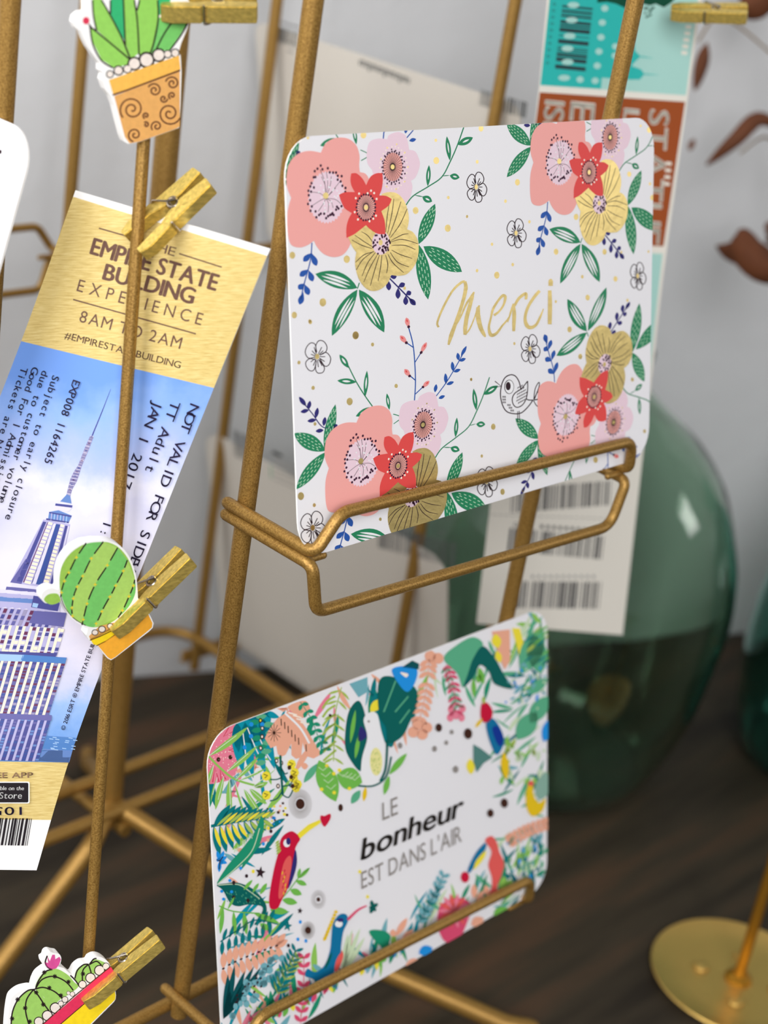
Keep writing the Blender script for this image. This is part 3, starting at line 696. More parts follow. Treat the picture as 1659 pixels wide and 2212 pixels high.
# ---- foil lettering
mc.L = 8
def pen(pts, w): mc.line(zm(*pts), [a * .181 for a in w], GOLD, 8); mc.up()
pen([(140, 680), (125, 620), (190, 450), (300, 250), (400, 150), (452, 130)], [26, 24, 26, 26, 30, 30])
pen([(452, 130), (462, 220), (420, 400), (340, 640), (290, 780), (258, 890)], [34, 46, 40, 42, 50, 22])
pen([(330, 680), (400, 560), (470, 400), (540, 300), (562, 255)], [16, 18, 24, 34, 14])
pen([(545, 300), (510, 430), (475, 560), (458, 690), (455, 770)], [36, 46, 48, 48, 36])
pen([(455, 765), (510, 700), (570, 560), (610, 450), (628, 418)], [24, 18, 14, 30, 14])
pen([(610, 440), (612, 560), (640, 680), (680, 760), (700, 795)], [40, 56, 52, 40, 12])
pen([(800, 535), (860, 490), (915, 410), (935, 320), (905, 300), (850, 360), (790, 460), (765, 560), (740, 680), (765, 770), (830, 750), (900, 660), (960, 590), (975, 555)], [30, 24, 24, 36, 34, 26, 30, 22, 28, 44, 32, 22, 20, 10])
pen([(965, 620), (1000, 500), (1032, 395)], [10, 24, 16])
pen([(1035, 400), (1042, 520), (1038, 650), (1036, 725)], [26, 46, 40, 32])
pen([(1045, 420), (1100, 330), (1180, 275), (1182, 345)], [30, 34, 36, 30])
pen([(1345, 240), (1270, 330), (1205, 440), (1172, 560), (1190, 650), (1235, 680), (1300, 650), (1350, 560), (1392, 455)], [36, 36, 34, 34, 46, 42, 32, 26, 8])
pen([(1467, 235), (1470, 400), (1468, 520), (1466, 640)], [40, 50, 50, 44])
pen([(1478, 100), (1478, 180)], [26, 56]); mc.dot(*zm(1478, 140), 5, GOLD, 8)
o = mc.done('floral_postcard', (.075, .0, .0))
tag(o, 'white postcard with pink, red and gold flowers, in the upper front wire holder', 'postcard')
# ================================================================== the jungle card on the lower level
DZB = .16440
bc = card_sheet([(449, 1587), (1180, 1308), (474, 2303), (1171, 1915)], np.array([0, 0, -DZB]), CEX, CEY, CNN, .15, HC, .0095)
bc.body(bc.outline, .0004, paper, paper_edge)
KB = dict(teal=(0, 122, 128), deep=(0, 98, 92), aqua=(0, 150, 172), jade=(28, 148, 112), mint=(92, 178, 138), lime=(146, 202, 92), olive=(170, 196, 88), apple=(116, 190, 80),
          peach=(242, 176, 148), pink=(240, 132, 156), hot=(226, 80, 118), lemon=(246, 228, 62), sky=(32, 150, 232), mist=(116, 178, 190), pine=(0, 82, 88), crimson=(206, 20, 60), brown=(66, 36, 26),
          grey=(148, 142, 138), gold=(238, 200, 30), azure=(8, 116, 164), coral=(234, 96, 92), haze=(206, 226, 190), char=(60, 54, 50))
for k, v in KB.items(): C[k] = M('print ' + k, v, rough=.5, spec=.2)
y1, y2, y3, y4 = Z(430, 1320, .24111), Z(800, 1320, .24111), Z(430, 1750, .24111), Z(800, 1700, .24111)
rnd = random.Random(21)
def uvp(u, v): return happ(bc.Hi, (u, v))
# loose filling of leaves along the borders, under everything else
pal_l = ['jade', 'teal', 'lime', 'peach', 'mist', 'aqua', 'pink']; pal_r = ['mint', 'mist', 'jade', 'haze', 'teal', 'mint', 'lime']
bc.L = 1
for k in range(300):
    side = rnd.random()
    if side < .30: u, v, a = rnd.uniform(.0, .022), rnd.uniform(0, HC), rnd.uniform(-1, 1)
    elif side < .55: u, v, a = rnd.uniform(.0, .15), HC - rnd.uniform(0, .018), -1.57 + rnd.uniform(-.9, .9)
    elif side < .80: u, v, a = rnd.uniform(.0, .15), rnd.uniform(0, .016), 1.57 + rnd.uniform(-.9, .9)
    else: u, v, a = .15 - rnd.uniform(0, .022), rnd.uniform(0, HC), 3.14 + rnd.uniform(-1, 1)
    if (.012 < u < .045 and .04 < v < .06): continue
    l = rnd.uniform(.006, .013); pal = pal_r if u > .085 else pal_l
    bc.leaf(uvp(u, v), uvp(u + l * math.cos(a), v + l * math.sin(a)), rnd.uniform(5, 13) * (1 if u < .08 else .8), C[rnd.choice(pal)], rnd.uniform(-.1, .1), L=1 + k % 7)
def frond(stem, n, l0, l1, w, mat, ang=.9, L=None, sides=(1, -1), sw=3):
    P = cr(stem, 10); bc.stroke(P, sw, mat, L)
    for k in range(n):
        f = (k + .6) / n; i = min(len(P) - 2, int(f * (len(P) - 1))); p = np.array(P[i]); d = np.array(P[i + 1]) - p; d = d / np.linalg.norm(d)
        ll = l0 + (l1 - l0) * f
        for s_ in sides:
            c, s2 = math.cos(ang * s_), math.sin(ang * s_); q = np.array([d[0] * c - d[1] * s2, d[0] * s2 + d[1] * c])
            bc.leaf(tuple(p), tuple(p + q * ll), w, mat, .06 * s_, L)
def pts(f, *q): return [f(*a) for a in q]
bc.L = 9
# ---- upper left corner
bc.face(cr(pts(y1, (60, 1340), (105, 1210), (200, 1080), (345, 990), (345, 1160), (350, 1390), (300, 1490), (190, 1525), (70, 1525)), 5, True), C['pink'])
bc.up()
for a in (((300, 1000), (230, 1120), (340, 1060)), ((345, 1110), (270, 1170), (345, 1150)), ((345, 1215), (275, 1240), (345, 1260)), ((130, 1525), (150, 1390), (185, 1520)), ((205, 1520), (195, 1400), (245, 1500))): bc.stroke(pts(y1, *a), 2.0, C['crimson'])
for k in range(70):
    x, y = y1(rnd.uniform(100, 340), rnd.uniform(1060, 1500)); bc.dot(x, y, 1.1, C['cream'], n=6)
for q in ((183, 1322), (288, 1302)): bc.dot(*y1(*q), 4.2, C['brown'], 5)
bc.up()
for b, t, w in (((345, 1000), (395, 1440), 26), ((420, 990), (485, 1490), 24), ((480, 970), (592, 1450), 26), ((560, 940), (675, 1412), 24), ((350, 1000), (360, 1260), 20), ((600, 905), (722, 950), 14), ((430, 960), (640, 905), 16)):
    bc.leaf(y1(*b), y1(*t), w, C['aqua'], .03, blunt=.4)
bc.face(pts(y1, (340, 1000), (600, 905), (650, 960), (620, 1130), (480, 1180), (345, 1160)), C['aqua'])
bc.up()
for a in (((440, 1040), (500, 1200), (540, 1290)), ((400, 1080), (420, 1280), (410, 1400)), ((540, 1120), (600, 1260), (640, 1330))): bc.line(pts(y1, *a), 2.2, C['white'])
for k, (x, y) in enumerate(((560, 940), (500, 990), (620, 1010), (520, 1060), (640, 1080), (520, 1130), (610, 1170), (560, 1210), (600, 1250), (550, 1290), (550, 1350))):
    bc.leaf(y1(x - 45, y + 10), y1(x + 50, y - 6), 12, C['jade' if k % 2 else 'mint'], L=bc.L + 1)
for q in ((475, 1010), (470, 1115), (570, 1010), (412, 1215)): bc.dot(*y1(*q), 4.6, C['sky'], 5, L=bc.L + 2)
for q in ((555, 975), (570, 1045), (567, 1120), (553, 1222), (690, 1335), (732, 1355), (700, 1560)): x, y = y1(*q); bc.dot(x, y, 4, C['brown'], 5.4, L=bc.L + 2); bc.dot(x, y, 2, C['lemon'] if q[1] < 1000 else C['cream'], 2.8, L=bc.L + 3)
bc.up(3)
bc.line(pts(y1, (90, 1285), (200, 1400), (330, 1500), (560, 1570)), 4.5, C['lime'])
for b, t, w in (((100, 1290), (445, 1032), 13), ((255, 1430), (525, 1200), 11), ((330, 1500), (530, 1300), 10), ((275, 1490), (285, 1900), 12), ((228, 1470), (150, 1770), 12), ((140, 1370), (85, 1560), 8), ((400, 1580), (570, 1860), 13), ((450, 1580), (600, 1720), 14), ((490, 1570), (612, 1525), 11), ((350, 1510), (600, 1400), 5), ((170, 1480), (110, 1700), 4), ((320, 1510), (440, 1900), 5), ((470, 1570), (690, 1400), 2)):
    bc.leaf(y1(*b), y1(*t), w, C['lime'], .05)
    bc.stroke([y1(*b), y1(b[0] * .3 + t[0] * .7, b[1] * .3 + t[1] * .7)], 1.0, C['white'], L=bc.L + 1)
bc.up(2)
# ---- peach leaf and sprigs
bc.face(cr(pts(y1, (800, 850), (950, 800), (990, 900), (900, 960), (830, 900)), 4, True), C['peach'])
bc.face(pts(y1, (700, 870), (760, 900), (790, 860), (790, 900), (700, 960), (620, 1070), (590, 1135), (640, 1222), (690, 1200), (702, 1275), (735, 1298), (770, 1280), (822, 1180), (822, 1285), (860, 1318), (905, 1305), (922, 1170), (955, 1295), (1015, 1315), (1088, 1275), (1010, 1150), (950, 1040), (880, 940), (800, 890)), C['peach'], L=bc.L + 1)
bc.up(2)
bc.line(pts(y1, (770, 910), (900, 1040), (980, 1180)), 4.5, C['white'])
for q in ((735, 960), (765, 990), (795, 1025), (825, 1060), (855, 1100), (885, 1130), (950, 1190)): bc.stroke(pts(y1, (q[0], q[1]), (q[0] + 2, q[1] + 62)), 2.2, C['brown'])
for q in ((800, 905), (840, 930), (870, 960), (905, 990)): bc.stroke(pts(y1, q, (q[0] + 75, q[1] + 22)), 3, C['cream'])
for k in range(12):
    t = k * .524; bc.stroke(pts(y1, (672, 1085), (672 + 62 * math.cos(t), 1085 + 80 * math.sin(t))), 1.1, C['brown'])
bc.dot(*y1(672, 1085), 2.6, C['brown'])
frond(pts(y1, (905, 810), (1000, 960), (1050, 1100), (1115, 1245)), 8, 15, 17, 8.5, C['jade'], .95, sw=1.5)
frond(pts(y1, (1270, 680), (1215, 900), (1200, 1120), (1190, 1340)), 7, 28, 26, 5, C['olive'], 1.0, sw=2)
for k in range(7): bc.line(pts(y1, (1215, 760 + k * 80), (1150, 800 + k * 82), (1100, 870 + k * 78)), 4.5, C['olive'])
bc.up(2)
bc.face(cr(pts(y1, (1420, 800), (1335, 890), (1298, 1080), (1305, 1260), (1420, 1430), (1455, 1300), (1490, 1150), (1475, 930)), 5, True), C['deep'])
bc.face(cr(pts(y1, (1520, 800), (1600, 720), (1700, 700), (1760, 900), (1720, 1200), (1640, 1160), (1580, 950)), 5, True), C['teal'])
bc.face(pts(y1, (1340, 650), (1500, 590), (1500, 720), (1420, 770)), C['mist'])
bc.face(cr(pts(y1, (1430, 1030), (1480, 1080), (1480, 1130), (1410, 1160)), 4, True), C['navy'], L=bc.L + 1)
for q in (((1390, 880), (1340, 1180)), ((1420, 1100), (1380, 1320)), ((1640, 780), (1680, 1100))): bc.leaf(y1(*q[0]), y1(*q[1]), 9, C['apple'], L=bc.L + 1)
bc.up(2)
# white parrot with its yellow crest
bc.face(cr(pts(y1, (1460, 970), (1515, 905), (1580, 920), (1612, 1060), (1655, 1250), (1640, 1460), (1560, 1545), (1440, 1545), (1438, 1330), (1490, 1130)), 5, True), C['white'])
bc.leaf(y1(1520, 900), y1(1625, 785), 20, C['lemon'], L=bc.L + 1)
bc.face(y1(*ell(1565, 1345, 55, 125)), M('print butter', (240, 234, 160)), L=bc.L + 1)
for k in range(40): x, y = 1565 + rnd.uniform(-40, 40), 1345 + rnd.uniform(-95, 95); bc.stroke(pts(y1, (x, y), (x - 4, y + 14)), 1, C['olive'], L=bc.L + 2)
bc.dot(*y1(1505, 985), 2.6, C['grey'], L=bc.L + 1); bc.leaf(y1(1470, 1570), y1(1450, 1700), 9, C['gold'], L=bc.L + 1)
bc.line(pts(y1, (1400, 1560), (1540, 1560), (1650, 1480), (1700, 1300)), 4, C['deep'], L=bc.L + 1)
bc.up(3)
for b, t, w in (((1060, 1330), (1205, 1700), 44), ((1215, 1460), (1440, 1530), 48), ((1050, 1360), (925, 1530), 15), ((1420, 1600), (1340, 1720), 16)):
    bc.leaf(y1(*b), y1(*t), w, C['apple'] if w > 20 else C['mint'])
    if w > 20:
        for f in (.25, .4, .55, .7): 
            p = np.array(b) * (1 - f) + np.array(t) * f; bc.stroke(pts(y1, (p[0] - 40, p[1] - 30), tuple(p), (p[0] + 45, p[1] - 42)), 1.6, C['haze'], L=bc.L + 1)
for q in ((1240, 1420), (1130, 1380), (1080, 1590), (1325, 1585), (1190, 1620), (1190, 1450)): bc.dot(*y1(*q), 4, C['lemon'], L=bc.L + 1)
bc.up(2)
# candelabra of yellow flowers
bc.line(pts(y1, (722, 1285), (728, 1450), (738, 1640)), 4.5, C['deep'])
for a in (((735, 1480), (690, 1500), (630, 1500)), ((735, 1600), (690, 1670), (625, 1692)), ((740, 1560), (800, 1550), (830, 1500)), ((740, 1640), (790, 1660), (830, 1590)), ((730, 1400), (760, 1450), (785, 1440)), ((725, 1380), (700, 1410), (740, 1420))): bc.line(pts(y1, *a), 2.6, C['deep'])
for q in ((595, 1470), (595, 1640), (820, 1365), (845, 1440), (835, 1490), (870, 1545), (855, 1575)):
    x, y = y1(*q); bc.dot(x, y, 9.5, C['lemon'], 10.5, 8); bc.stroke([(x - 5, y - 4), (x + 3, y - 1), (x - 3, y + 4)], 2, C['brown'], L=bc.L + 1)
for q in ((800, 1395), (815, 1480), (825, 1560)): bc.dot(*y1(*q), 4, C['brown'], 5, L=bc.L + 1)
def burst(f, x, y, r, rx, n=46, mat='brown'):
    cx, cy = f(x, y)
    for k in range(n):
        t = 6.283 * k / n; bc.stroke([(cx + rx * .45 * math.cos(t), cy + rx * .55 * math.sin(t)), (cx + rx * math.cos(t), cy + rx * 1.28 * math.sin(t))], .9, C['grey'])
    bc.dot(cx, cy, r, C[mat], r * 1.2, L=bc.L + 1)
burst(y1, 890, 1720, 9.5, 25)
bc.leaf(y1(905, 1385), y1(965, 1380), 14, C['peach']); bc.dot(*y1(1245, 1755), 5, C['brown'], 8); bc.dot(*y1(1165, 930), 3, C['brown'])
for k in range(20): bc.dot(*y1(rnd.uniform(600, 780), rnd.uniform(1690, 1900)), rnd.uniform(2, 3.6), C[rnd.choice(('sky', 'lemon', 'peach', 'brown'))], n=8)
bc.up(2)
# ---- teal and yellow palm, left edge
bc.line(pts(y3, (105, 130), (330, 90), (610, 50)), 6, C['teal'])
for k in range(9):
    f = k / 8; bx, by = 130 + 420 * f, 128 - 65 * f
    bc.leaf(y3(bx, by), y3(bx + 150 - 40 * f, by - 190 + 110 * f), 14 - 6 * f, C['teal']); bc.leaf(y3(bx, by), y3(bx + 50 + 45 * f, by + 270 - 190 * f), 15 - 6 * f, C['teal'])
    bc.leaf(y3(bx + 25, by), y3(bx + 165 - 40 * f, by - 120 + 60 * f), 6, C['lemon'] if k % 2 else C['olive'], L=bc.L + 1); bc.leaf(y3(bx + 5, by + 12), y3(bx + 60 + 40 * f, by + 195 - 120 * f), 8, C['lemon'] if k < 5 else C['olive'], L=bc.L + 1)
bc.up(2)
bc.face(cr(pts(y3, (545, 40), (570, 110), (530, 290), (420, 430), (300, 530), (150, 645), (240, 490), (360, 350), (470, 210), (520, 110)), 5, True), C['jade'])
bc.line(pts(y3, (530, 150), (460, 350), (320, 500), (160, 640)), 1.8, C['haze'], L=bc.L + 1)
for k in range(26): x = rnd.uniform(300, 470); bc.stroke(pts(y3, (x, 640 - x * .95 + rnd.uniform(-30, 30)), (x + 4, 652 - x * .95 + rnd.uniform(-30, 30))), 1.5, C['haze'], L=bc.L + 1)
for q in ((155, 350), (215, 350), (240, 400), (200, 470), (240, 460), (170, 540), (150, 420)): bc.leaf(y3(178, 440), y3(*q), 8, C['sky'], L=bc.L + 1)
bc.stroke(pts(y3, (170, 515), (178, 440), (205, 400)), 2, C['ink'], L=bc.L + 2); bc.stroke(pts(y3, (178, 440), (150, 430)), 2, C['ink'], L=bc.L + 2)
bc.face(cr(pts(y3, (148, 655), (230, 640), (330, 635), (460, 690), (560, 800), (580, 890), (540, 980), (470, 1010), (530, 920), (540, 850), (430, 830), (330, 845), (260, 810), (200, 700)), 5, True), C['deep'], L=bc.L + 1)
bc.line(pts(y3, (160, 655), (330, 650), (430, 710), (520, 780)), 1.8, C['haze'], L=bc.L + 2)
for k in range(40): x, y = rnd.uniform(230, 520), rnd.uniform(710, 820); bc.stroke(pts(y3, (x, y), (x + 6, y + 12)), 1.3, C['mint'], L=bc.L + 2)
for q in ((295, 635), (293, 765), (418, 795)): bc.dot(*y3(*q), 3.6, C['ink'], 4.6, L=bc.L + 3)
for q in ((262, 615), (275, 715), (190, 710), (205, 780), (358, 505)): bc.dot(*y3(*q), 3.4, C['sky'], L=bc.L + 3)
bc.up(4)
# green twigs under the red bird
bc.line(pts(y3, (165, 840), (290, 890), (520, 910)), 2.6, C['apple'])
for b, t, w in (((200, 855), (170, 1090), 9), ((290, 890), (300, 1110), 9), ((380, 900), (400, 1100), 11), ((240, 870), (300, 760), 5), ((380, 700), (460, 610), 7), ((460, 720), (515, 640), 7), ((525, 740), (585, 640), 9), ((470, 910), (690, 1000), 13), ((520, 1000), (600, 1060), 13), ((610, 880), (770, 900), 15), ((720, 790), (850, 820), 15), ((790, 700), (890, 745), 14), ((840, 620), (935, 660), 11), ((870, 600), (965, 505), 8), ((860, 600), (880, 510), 7)):
    bc.leaf(y3(*b), y3(*t), w, C['apple'])
bc.line(pts(y3, (620, 880), (760, 730), (870, 590), (960, 510)), 2, C['apple'])
bc.line(pts(y3, (170, 1160), (320, 1060), (480, 970), (680, 1010)), 2.6, C['teal'])
for k in range(8):
    x = 190 + k * 60; y = 1150 - k * 25; bc.leaf(y3(x, y), y3(x - 10, y + 130), 9, C['teal']); bc.leaf(y3(x, y), y3(x + 40, y - 110), 7, C['teal'])
bc.up()
# red bird
bc.face(cr(pts(y3, (800, 180), (855, 205), (885, 245), (860, 290), (838, 345), (848, 450), (800, 620), (720, 780), (680, 860), (640, 875), (608, 855), (605, 760), (645, 540), (690, 370), (720, 240)), 5, True), C['crimson'])
bc.face(cr(pts(y3, (838, 345), (852, 460), (815, 600), (770, 690), (800, 520)), 5, True), C['navy'], L=bc.L + 1)
bc.face(cr(pts(y3, (780, 400), (805, 430), (790, 560), (730, 740), (690, 780), (690, 690), (730, 480)), 5, True), C['coral'], L=bc.L + 1)
for k in range(12): x, y = 745 + rnd.uniform(-20, 20), 520 + k * 18; bc.stroke(pts(y3, (x, y), (x - 6, y + 26)), 2, C['gold'] if k % 2 else C['crimson'], L=bc.L + 2)
bc.face(y3(*ell(765, 285, 30, 36)), C['white'], L=bc.L + 1); bc.face(y3(*ell(780, 268, 20, 32)), C['navy'], L=bc.L + 2)
bc.face(pts(y3, (860, 205), (960, 120), (1060, 78), (1068, 105), (970, 170), (882, 245)), C['lemon'], L=bc.L + 1)
bc.face(cr(pts(y3, (1100, 140), (1065, 80), (1070, 40), (1100, 45), (1150, 25), (1152, 70)), 4, True), C['crimson'], L=bc.L + 1)
for k in range(5): bc.leaf(y3(700 + k * 4, 260 + k * 20), y3(665 + k * 2, 290 + k * 24), 4, C['olive'], L=bc.L + 1)
bc.up(3)
def star(x, y, r, mat, f=y3):
    cx, cy = f(x, y); bc.face([(cx + (r if k % 2 == 0 else r * .42) * math.cos(k * .628 - 1.4), cy + 1.25 * (r if k % 2 == 0 else r * .42) * math.sin(k * .628 - 1.4)) for k in range(10)], C[mat])
star(530, 545, 11, 'ink'); star(760, 1025, 10, 'teal'); star(872, 890, 6, 'ink')
burst(y3, 940, 1065, 6.5, 15, 30); burst(y3, 1035, 790, 4, 16, 26)
for q, c in (((408, 575), 'ink'), ((467, 535), 'lemon'), ((850, 1145), 'sky'), ((920, 1160), 'sky'), ((873, 990), 'sky'), ((600, 255), 'peach'), ((560, 290), 'sky'), ((605, 150), 'lemon'), ((628, 178), 'ink'), ((765, 1200), 'ink'), ((1405, 545), 'lemon'), ((1470, 770), 'lemon')): bc.dot(*y3(*q), 3.2, C[c], 4)
# peach frond, dark blades, misty leaves
P = cr(pts(y3, (190, 1400), (350, 1300), (520, 1230), (700, 1210)), 8); 
for k in range(10):
    f = k / 9.0; x, y = 190 + 470 * f, 1400 - 200 * f ** .8
    bc.leaf(y3(x, y), y3(x + 10 + 70 * f * f, y - 150 + 40 * f * f), 13, C['peach']); bc.leaf(y3(x, y), y3(x + 20 + 30 * f, y + 150 - 20 * f), 13, C['peach'])
    bc.leaf(y3(x - 12, y + 6), y3(x + 16, y - 8), 4, C['ink'], L=bc.L + 1)
bc.leaf(y3(640, 1220), y3(760, 1150), 14, C['peach'])
for t in ((230, 1450), (290, 1370), (380, 1420), (460, 1380), (520, 1390), (250, 1600)): bc.leaf(y3(185, 1850), y3(*t), 13, C['pine'], .04, L=bc.L + 1)
bc.up(2)
for k in range(34): x = rnd.uniform(240, 720); y = 1960 - x * .9 + rnd.uniform(-90, 130); bc.dot(*y3(x, y), rnd.uniform(5, 9), C['mist'], rnd.uniform(6, 9), 9)
for k in range(16): x = rnd.uniform(270, 600); y = 1930 - x * .85 + rnd.uniform(-60, 90); bc.leaf(y3(x, y), y3(x + 16, y - 22), 4, C['ink'], L=bc.L + 1)
bc.up()
frond(pts(y3, (640, 1620), (740, 1430), (830, 1240)), 9, 34, 18, 7, C['teal'], .8, sw=3); frond(pts(y3, (660, 1640), (760, 1440), (850, 1300)), 7, 30, 16, 5, C['olive'], .75, sw=1)
for t in ((560, 1640), (620, 1660), (720, 1660), (760, 1620), (600, 1600)): bc.leaf(y3(620, 1850), y3(*t), 12, C['jade'])
frond(pts(y3, (860, 1900), (890, 1600), (900, 1300)), 8, 20, 18, 9, C['hot'], .8, sw=1.5)
for k in range(40): x = rnd.uniform(400, 1700); bc.leaf(y3(x, 2150 - x * .5 + rnd.uniform(-60, 60)), y3(x + rnd.uniform(-60, 60), 2080 - x * .5 + rnd.uniform(-60, 40)), 10, C[rnd.choice(('jade', 'hot', 'mist', 'mint', 'apple', 'sky', 'lemon', 'peach'))], L=bc.L + k % 3)
bc.up(3)
# blue bird
for t in ((1330, 1060), (1400, 1050), (1290, 1100), (1440, 1130)): bc.leaf(y3(1230, 1480), y3(*t), 10, C['haze'])
bc.up()
bc.face(cr(pts(y3, (1215, 930), (1275, 925), (1292, 985), (1250, 1080), (1230, 1200), (1215, 1330), (1140, 1470), (1040, 1522), (960, 1495), (905, 1470), (930, 1410), (1000, 1440), (1080, 1380), (1130, 1250), (1145, 1120), (1160, 1010)), 5, True), C['azure'])
bc.face(cr(pts(y3, (1235, 1260), (1245, 1310), (1200, 1420), (1165, 1430), (1185, 1330)), 4, True), C['coral'], L=bc.L + 1)
bc.face(y3(*ell(1210, 1010, 34, 30)), C['white'], L=bc.L + 1); bc.face(y3(*ell(1225, 975, 30, 18)), C['navy'], L=bc.L + 2)
for k in range(9): bc.leaf(y3(1205 - k * 13, 900 + k * 27), y3(1170 - k * 12, 905 + k * 32), 7, C['gold'], L=bc.L + 1)
bc.line(pts(y3, (1290, 975), (1380, 890), (1460, 850)), [6, 3], C['hot'], L=bc.L + 1)
for t in ((1500, 800), (1560, 830), (1540, 900), (1490, 920), (1480, 870)): bc.leaf(y3(1515, 865), y3(*t), 8, C['deep'], L=bc.L + 1)
bc.leaf(y3(1150, 1260), y3(1080, 1420), 6, C['deep'], L=bc.L + 1)
bc.up(3)
# ---- upper right half (y2 frame)
bc.face(cr(pts(y2, (60, 640), (160, 580), (380, 680), (390, 840), (330, 990), (260, 1120), (140, 1180), (120, 1040), (60, 920)), 5, True), C['deep'])
for q in (((100, 900), (210, 620)), ((200, 900), (320, 760)), ((240, 1000), (330, 880))): bc.line(pts(y2, q[0], q[1]), 3, C['mint'], L=bc.L + 1)
bc.face(cr(pts(y2, (180, 520), (300, 490), (400, 520), (380, 640), (310, 720), (230, 640)), 5, True), C['sky'], L=bc.L + 1)
bc.face(pts(y2, (270, 500), (360, 440), (420, 470), (415, 520)), C['pine'], L=bc.L + 1); bc.face(cr(pts(y2, (250, 545), (320, 560), (300, 590)), 4, True), C['butter'] if 'butter' in C else C['cream'], L=bc.L + 2)
bc.line(pts(y2, (130, 1150), (110, 1400), (60, 1520)), 5, C['deep'])
for b, t, w in (((140, 1460), (300, 1270), 14), ((140, 1470), (95, 1640), 12)): bc.leaf(y2(*b), y2(*t), w, C['apple'])
frond(pts(y2, (510, 420), (480, 700), (420, 960)), 9, 24, 22, 10, C['peach'], .9, sw=2)
for q in ((400, 1010), (360, 1080), (440, 1100), (480, 1040), (520, 400), (590, 420)): bc.dot(*y2(*q), 12, C['peach'], 12, 10)
frond(pts(y2, (660, 480), (720, 660), (740, 900)), 8, 16, 20, 7, C['hot'], .9, sw=2); frond(pts(y2, (650, 500), (700, 700), (760, 860)), 6, 14, 18, 5, C['mint'], .9, sw=2)
for q in ((690, 950), (740, 930), (790, 950), (700, 880), (800, 870)): bc.dot(*y2(*q), 7, C['pink'], 9)
bc.up(2)
bc.face(cr(pts(y2, (640, 420), (760, 300), (900, 230), (990, 290), (930, 400), (880, 520), (810, 680), (760, 560)), 5, True), C['mint'])
bc.face(cr(pts(y2, (990, 310), (900, 420), (850, 560), (810, 680), (900, 590), (960, 480), (1040, 540), (1090, 650), (1250, 690), (1170, 560), (1100, 430)), 5, True), C['deep'], L=bc.L + 1)
for b, t, w in (((950, 500), (990, 650), 14), ((900, 600), (905, 770), 10), ((960, 560), (940, 640), 14)): bc.leaf(y2(*b), y2(*t), w, C['apple'], L=bc.L + 2)
bc.face(pts(y2, (1070, 180), (1230, 160), (1230, 440), (1180, 520), (1130, 400)), C['peach'], L=bc.L + 2); bc.leaf(y2(1100, 200), y2(1120, 330), 20, C['lemon'], L=bc.L + 3); bc.leaf(y2(1110, 350), y2(1140, 460), 14, C['lemon'], L=bc.L + 3); bc.face(pts(y2, (1250, 150), (1320, 150), (1365, 350), (1310, 390)), C['lemon'], L=bc.L + 3)
bc.up(4)
for q in (((1520, 140), (1330, 560), 60), ((1440, 200), (1500, 560), 56), ((1460, 900), (1280, 1150), 50), ((1560, 760), (1400, 1000), 44), ((1560, 600), (1380, 740), 30)): bc.leaf(y2(*q[0]), y2(*q[1]), q[2] * .8, C['mint'])
for k in range(16): x, y = rnd.uniform(1330, 1540), rnd.uniform(180, 520); bc.leaf(y2(x, y), y2(x + 90, y - 70), 4, C[rnd.choice(('apple', 'teal', 'olive'))], L=bc.L + 1)
for k in range(46): x, y = rnd.uniform(1180, 1560), rnd.uniform(480, 900); bc.leaf(y2(x, y), y2(x + rnd.uniform(-50, 50), y + rnd.uniform(-80, 30)), 5, C[rnd.choice(('mist', 'mist', 'haze', 'sky'))], L=bc.L + 1) if rnd.random() < .8 else None
bc.leaf(y2(1600, 950), y2(1520, 1170), 24, C['sky'], L=bc.L + 2)
for k in range(26): x, y = rnd.uniform(1120, 1560), rnd.uniform(1210, 1560); bc.leaf(y2(x, y), y2(x + rnd.uniform(-60, 60), y - rnd.uniform(20, 120)), 8, C[rnd.choice(('haze', 'haze', 'lime', 'olive'))])
bc.up(3)
# red and blue bird, yellow bird
bc.face(cr(pts(y2, (970, 830), (1020, 820), (1065, 890), (1050, 970), (990, 995), (960, 940)), 5, True), C['crimson'])
bc.face(cr(pts(y2, (1010, 990), (1070, 960), (1130, 1040), (1165, 1150), (1140, 1240), (1095, 1285), (1050, 1200), (1015, 1080)), 5, True), C['azure'])
bc.face(cr(pts(y2, (1060, 1050), (1110, 1030), (1160, 1140), (1130, 1210), (1090, 1160)), 5, True), M('print royal', (0, 50, 150)), L=bc.L + 1)
bc.leaf(y2(975, 960), y2(910, 1040), 7, C['gold'], L=bc.L + 1); bc.leaf(y2(990, 830), y2(985, 760), 7, C['olive'], L=bc.L + 1)
bc.face(pts(y2, (890, 1190), (960, 1230), (1060, 1310), (980, 1360), (920, 1440), (890, 1360)), M('print slate', (84, 134, 128))); bc.leaf(y2(860, 1320), y2(868, 1460), 17, C['lemon']); bc.leaf(y2(1160, 1260), y2(1180, 1510), 17, C['gold'])
bc.face(cr(pts(y2, (1370, 1560), (1420, 1520), (1420, 1640), (1470, 1720), (1530, 1680), (1500, 1790), (1410, 1840), (1355, 1740)), 5, True), C['gold']); bc.dot(*y2(1400, 1545), 6, C['coral'], L=bc.L + 1)
bc.face(cr(pts(y2, (1440, 1560), (1540, 1440), (1560, 1620), (1470, 1690)), 5, True), M('print sage', (140, 180, 165)))
for q in ((585, 1040, 7), (845, 1095, 9), (240, 1200, 5), (545, 1230, 5), (730, 1415, 6), (1160, 1720, 8), (1035, 1810, 7), (700, 1080, 4), (650, 1175, 4)): bc.dot(*y2(q[0], q[1]), q[2], C['brown'] if q[2] > 6 else C['grey'], q[2] * 1.3)
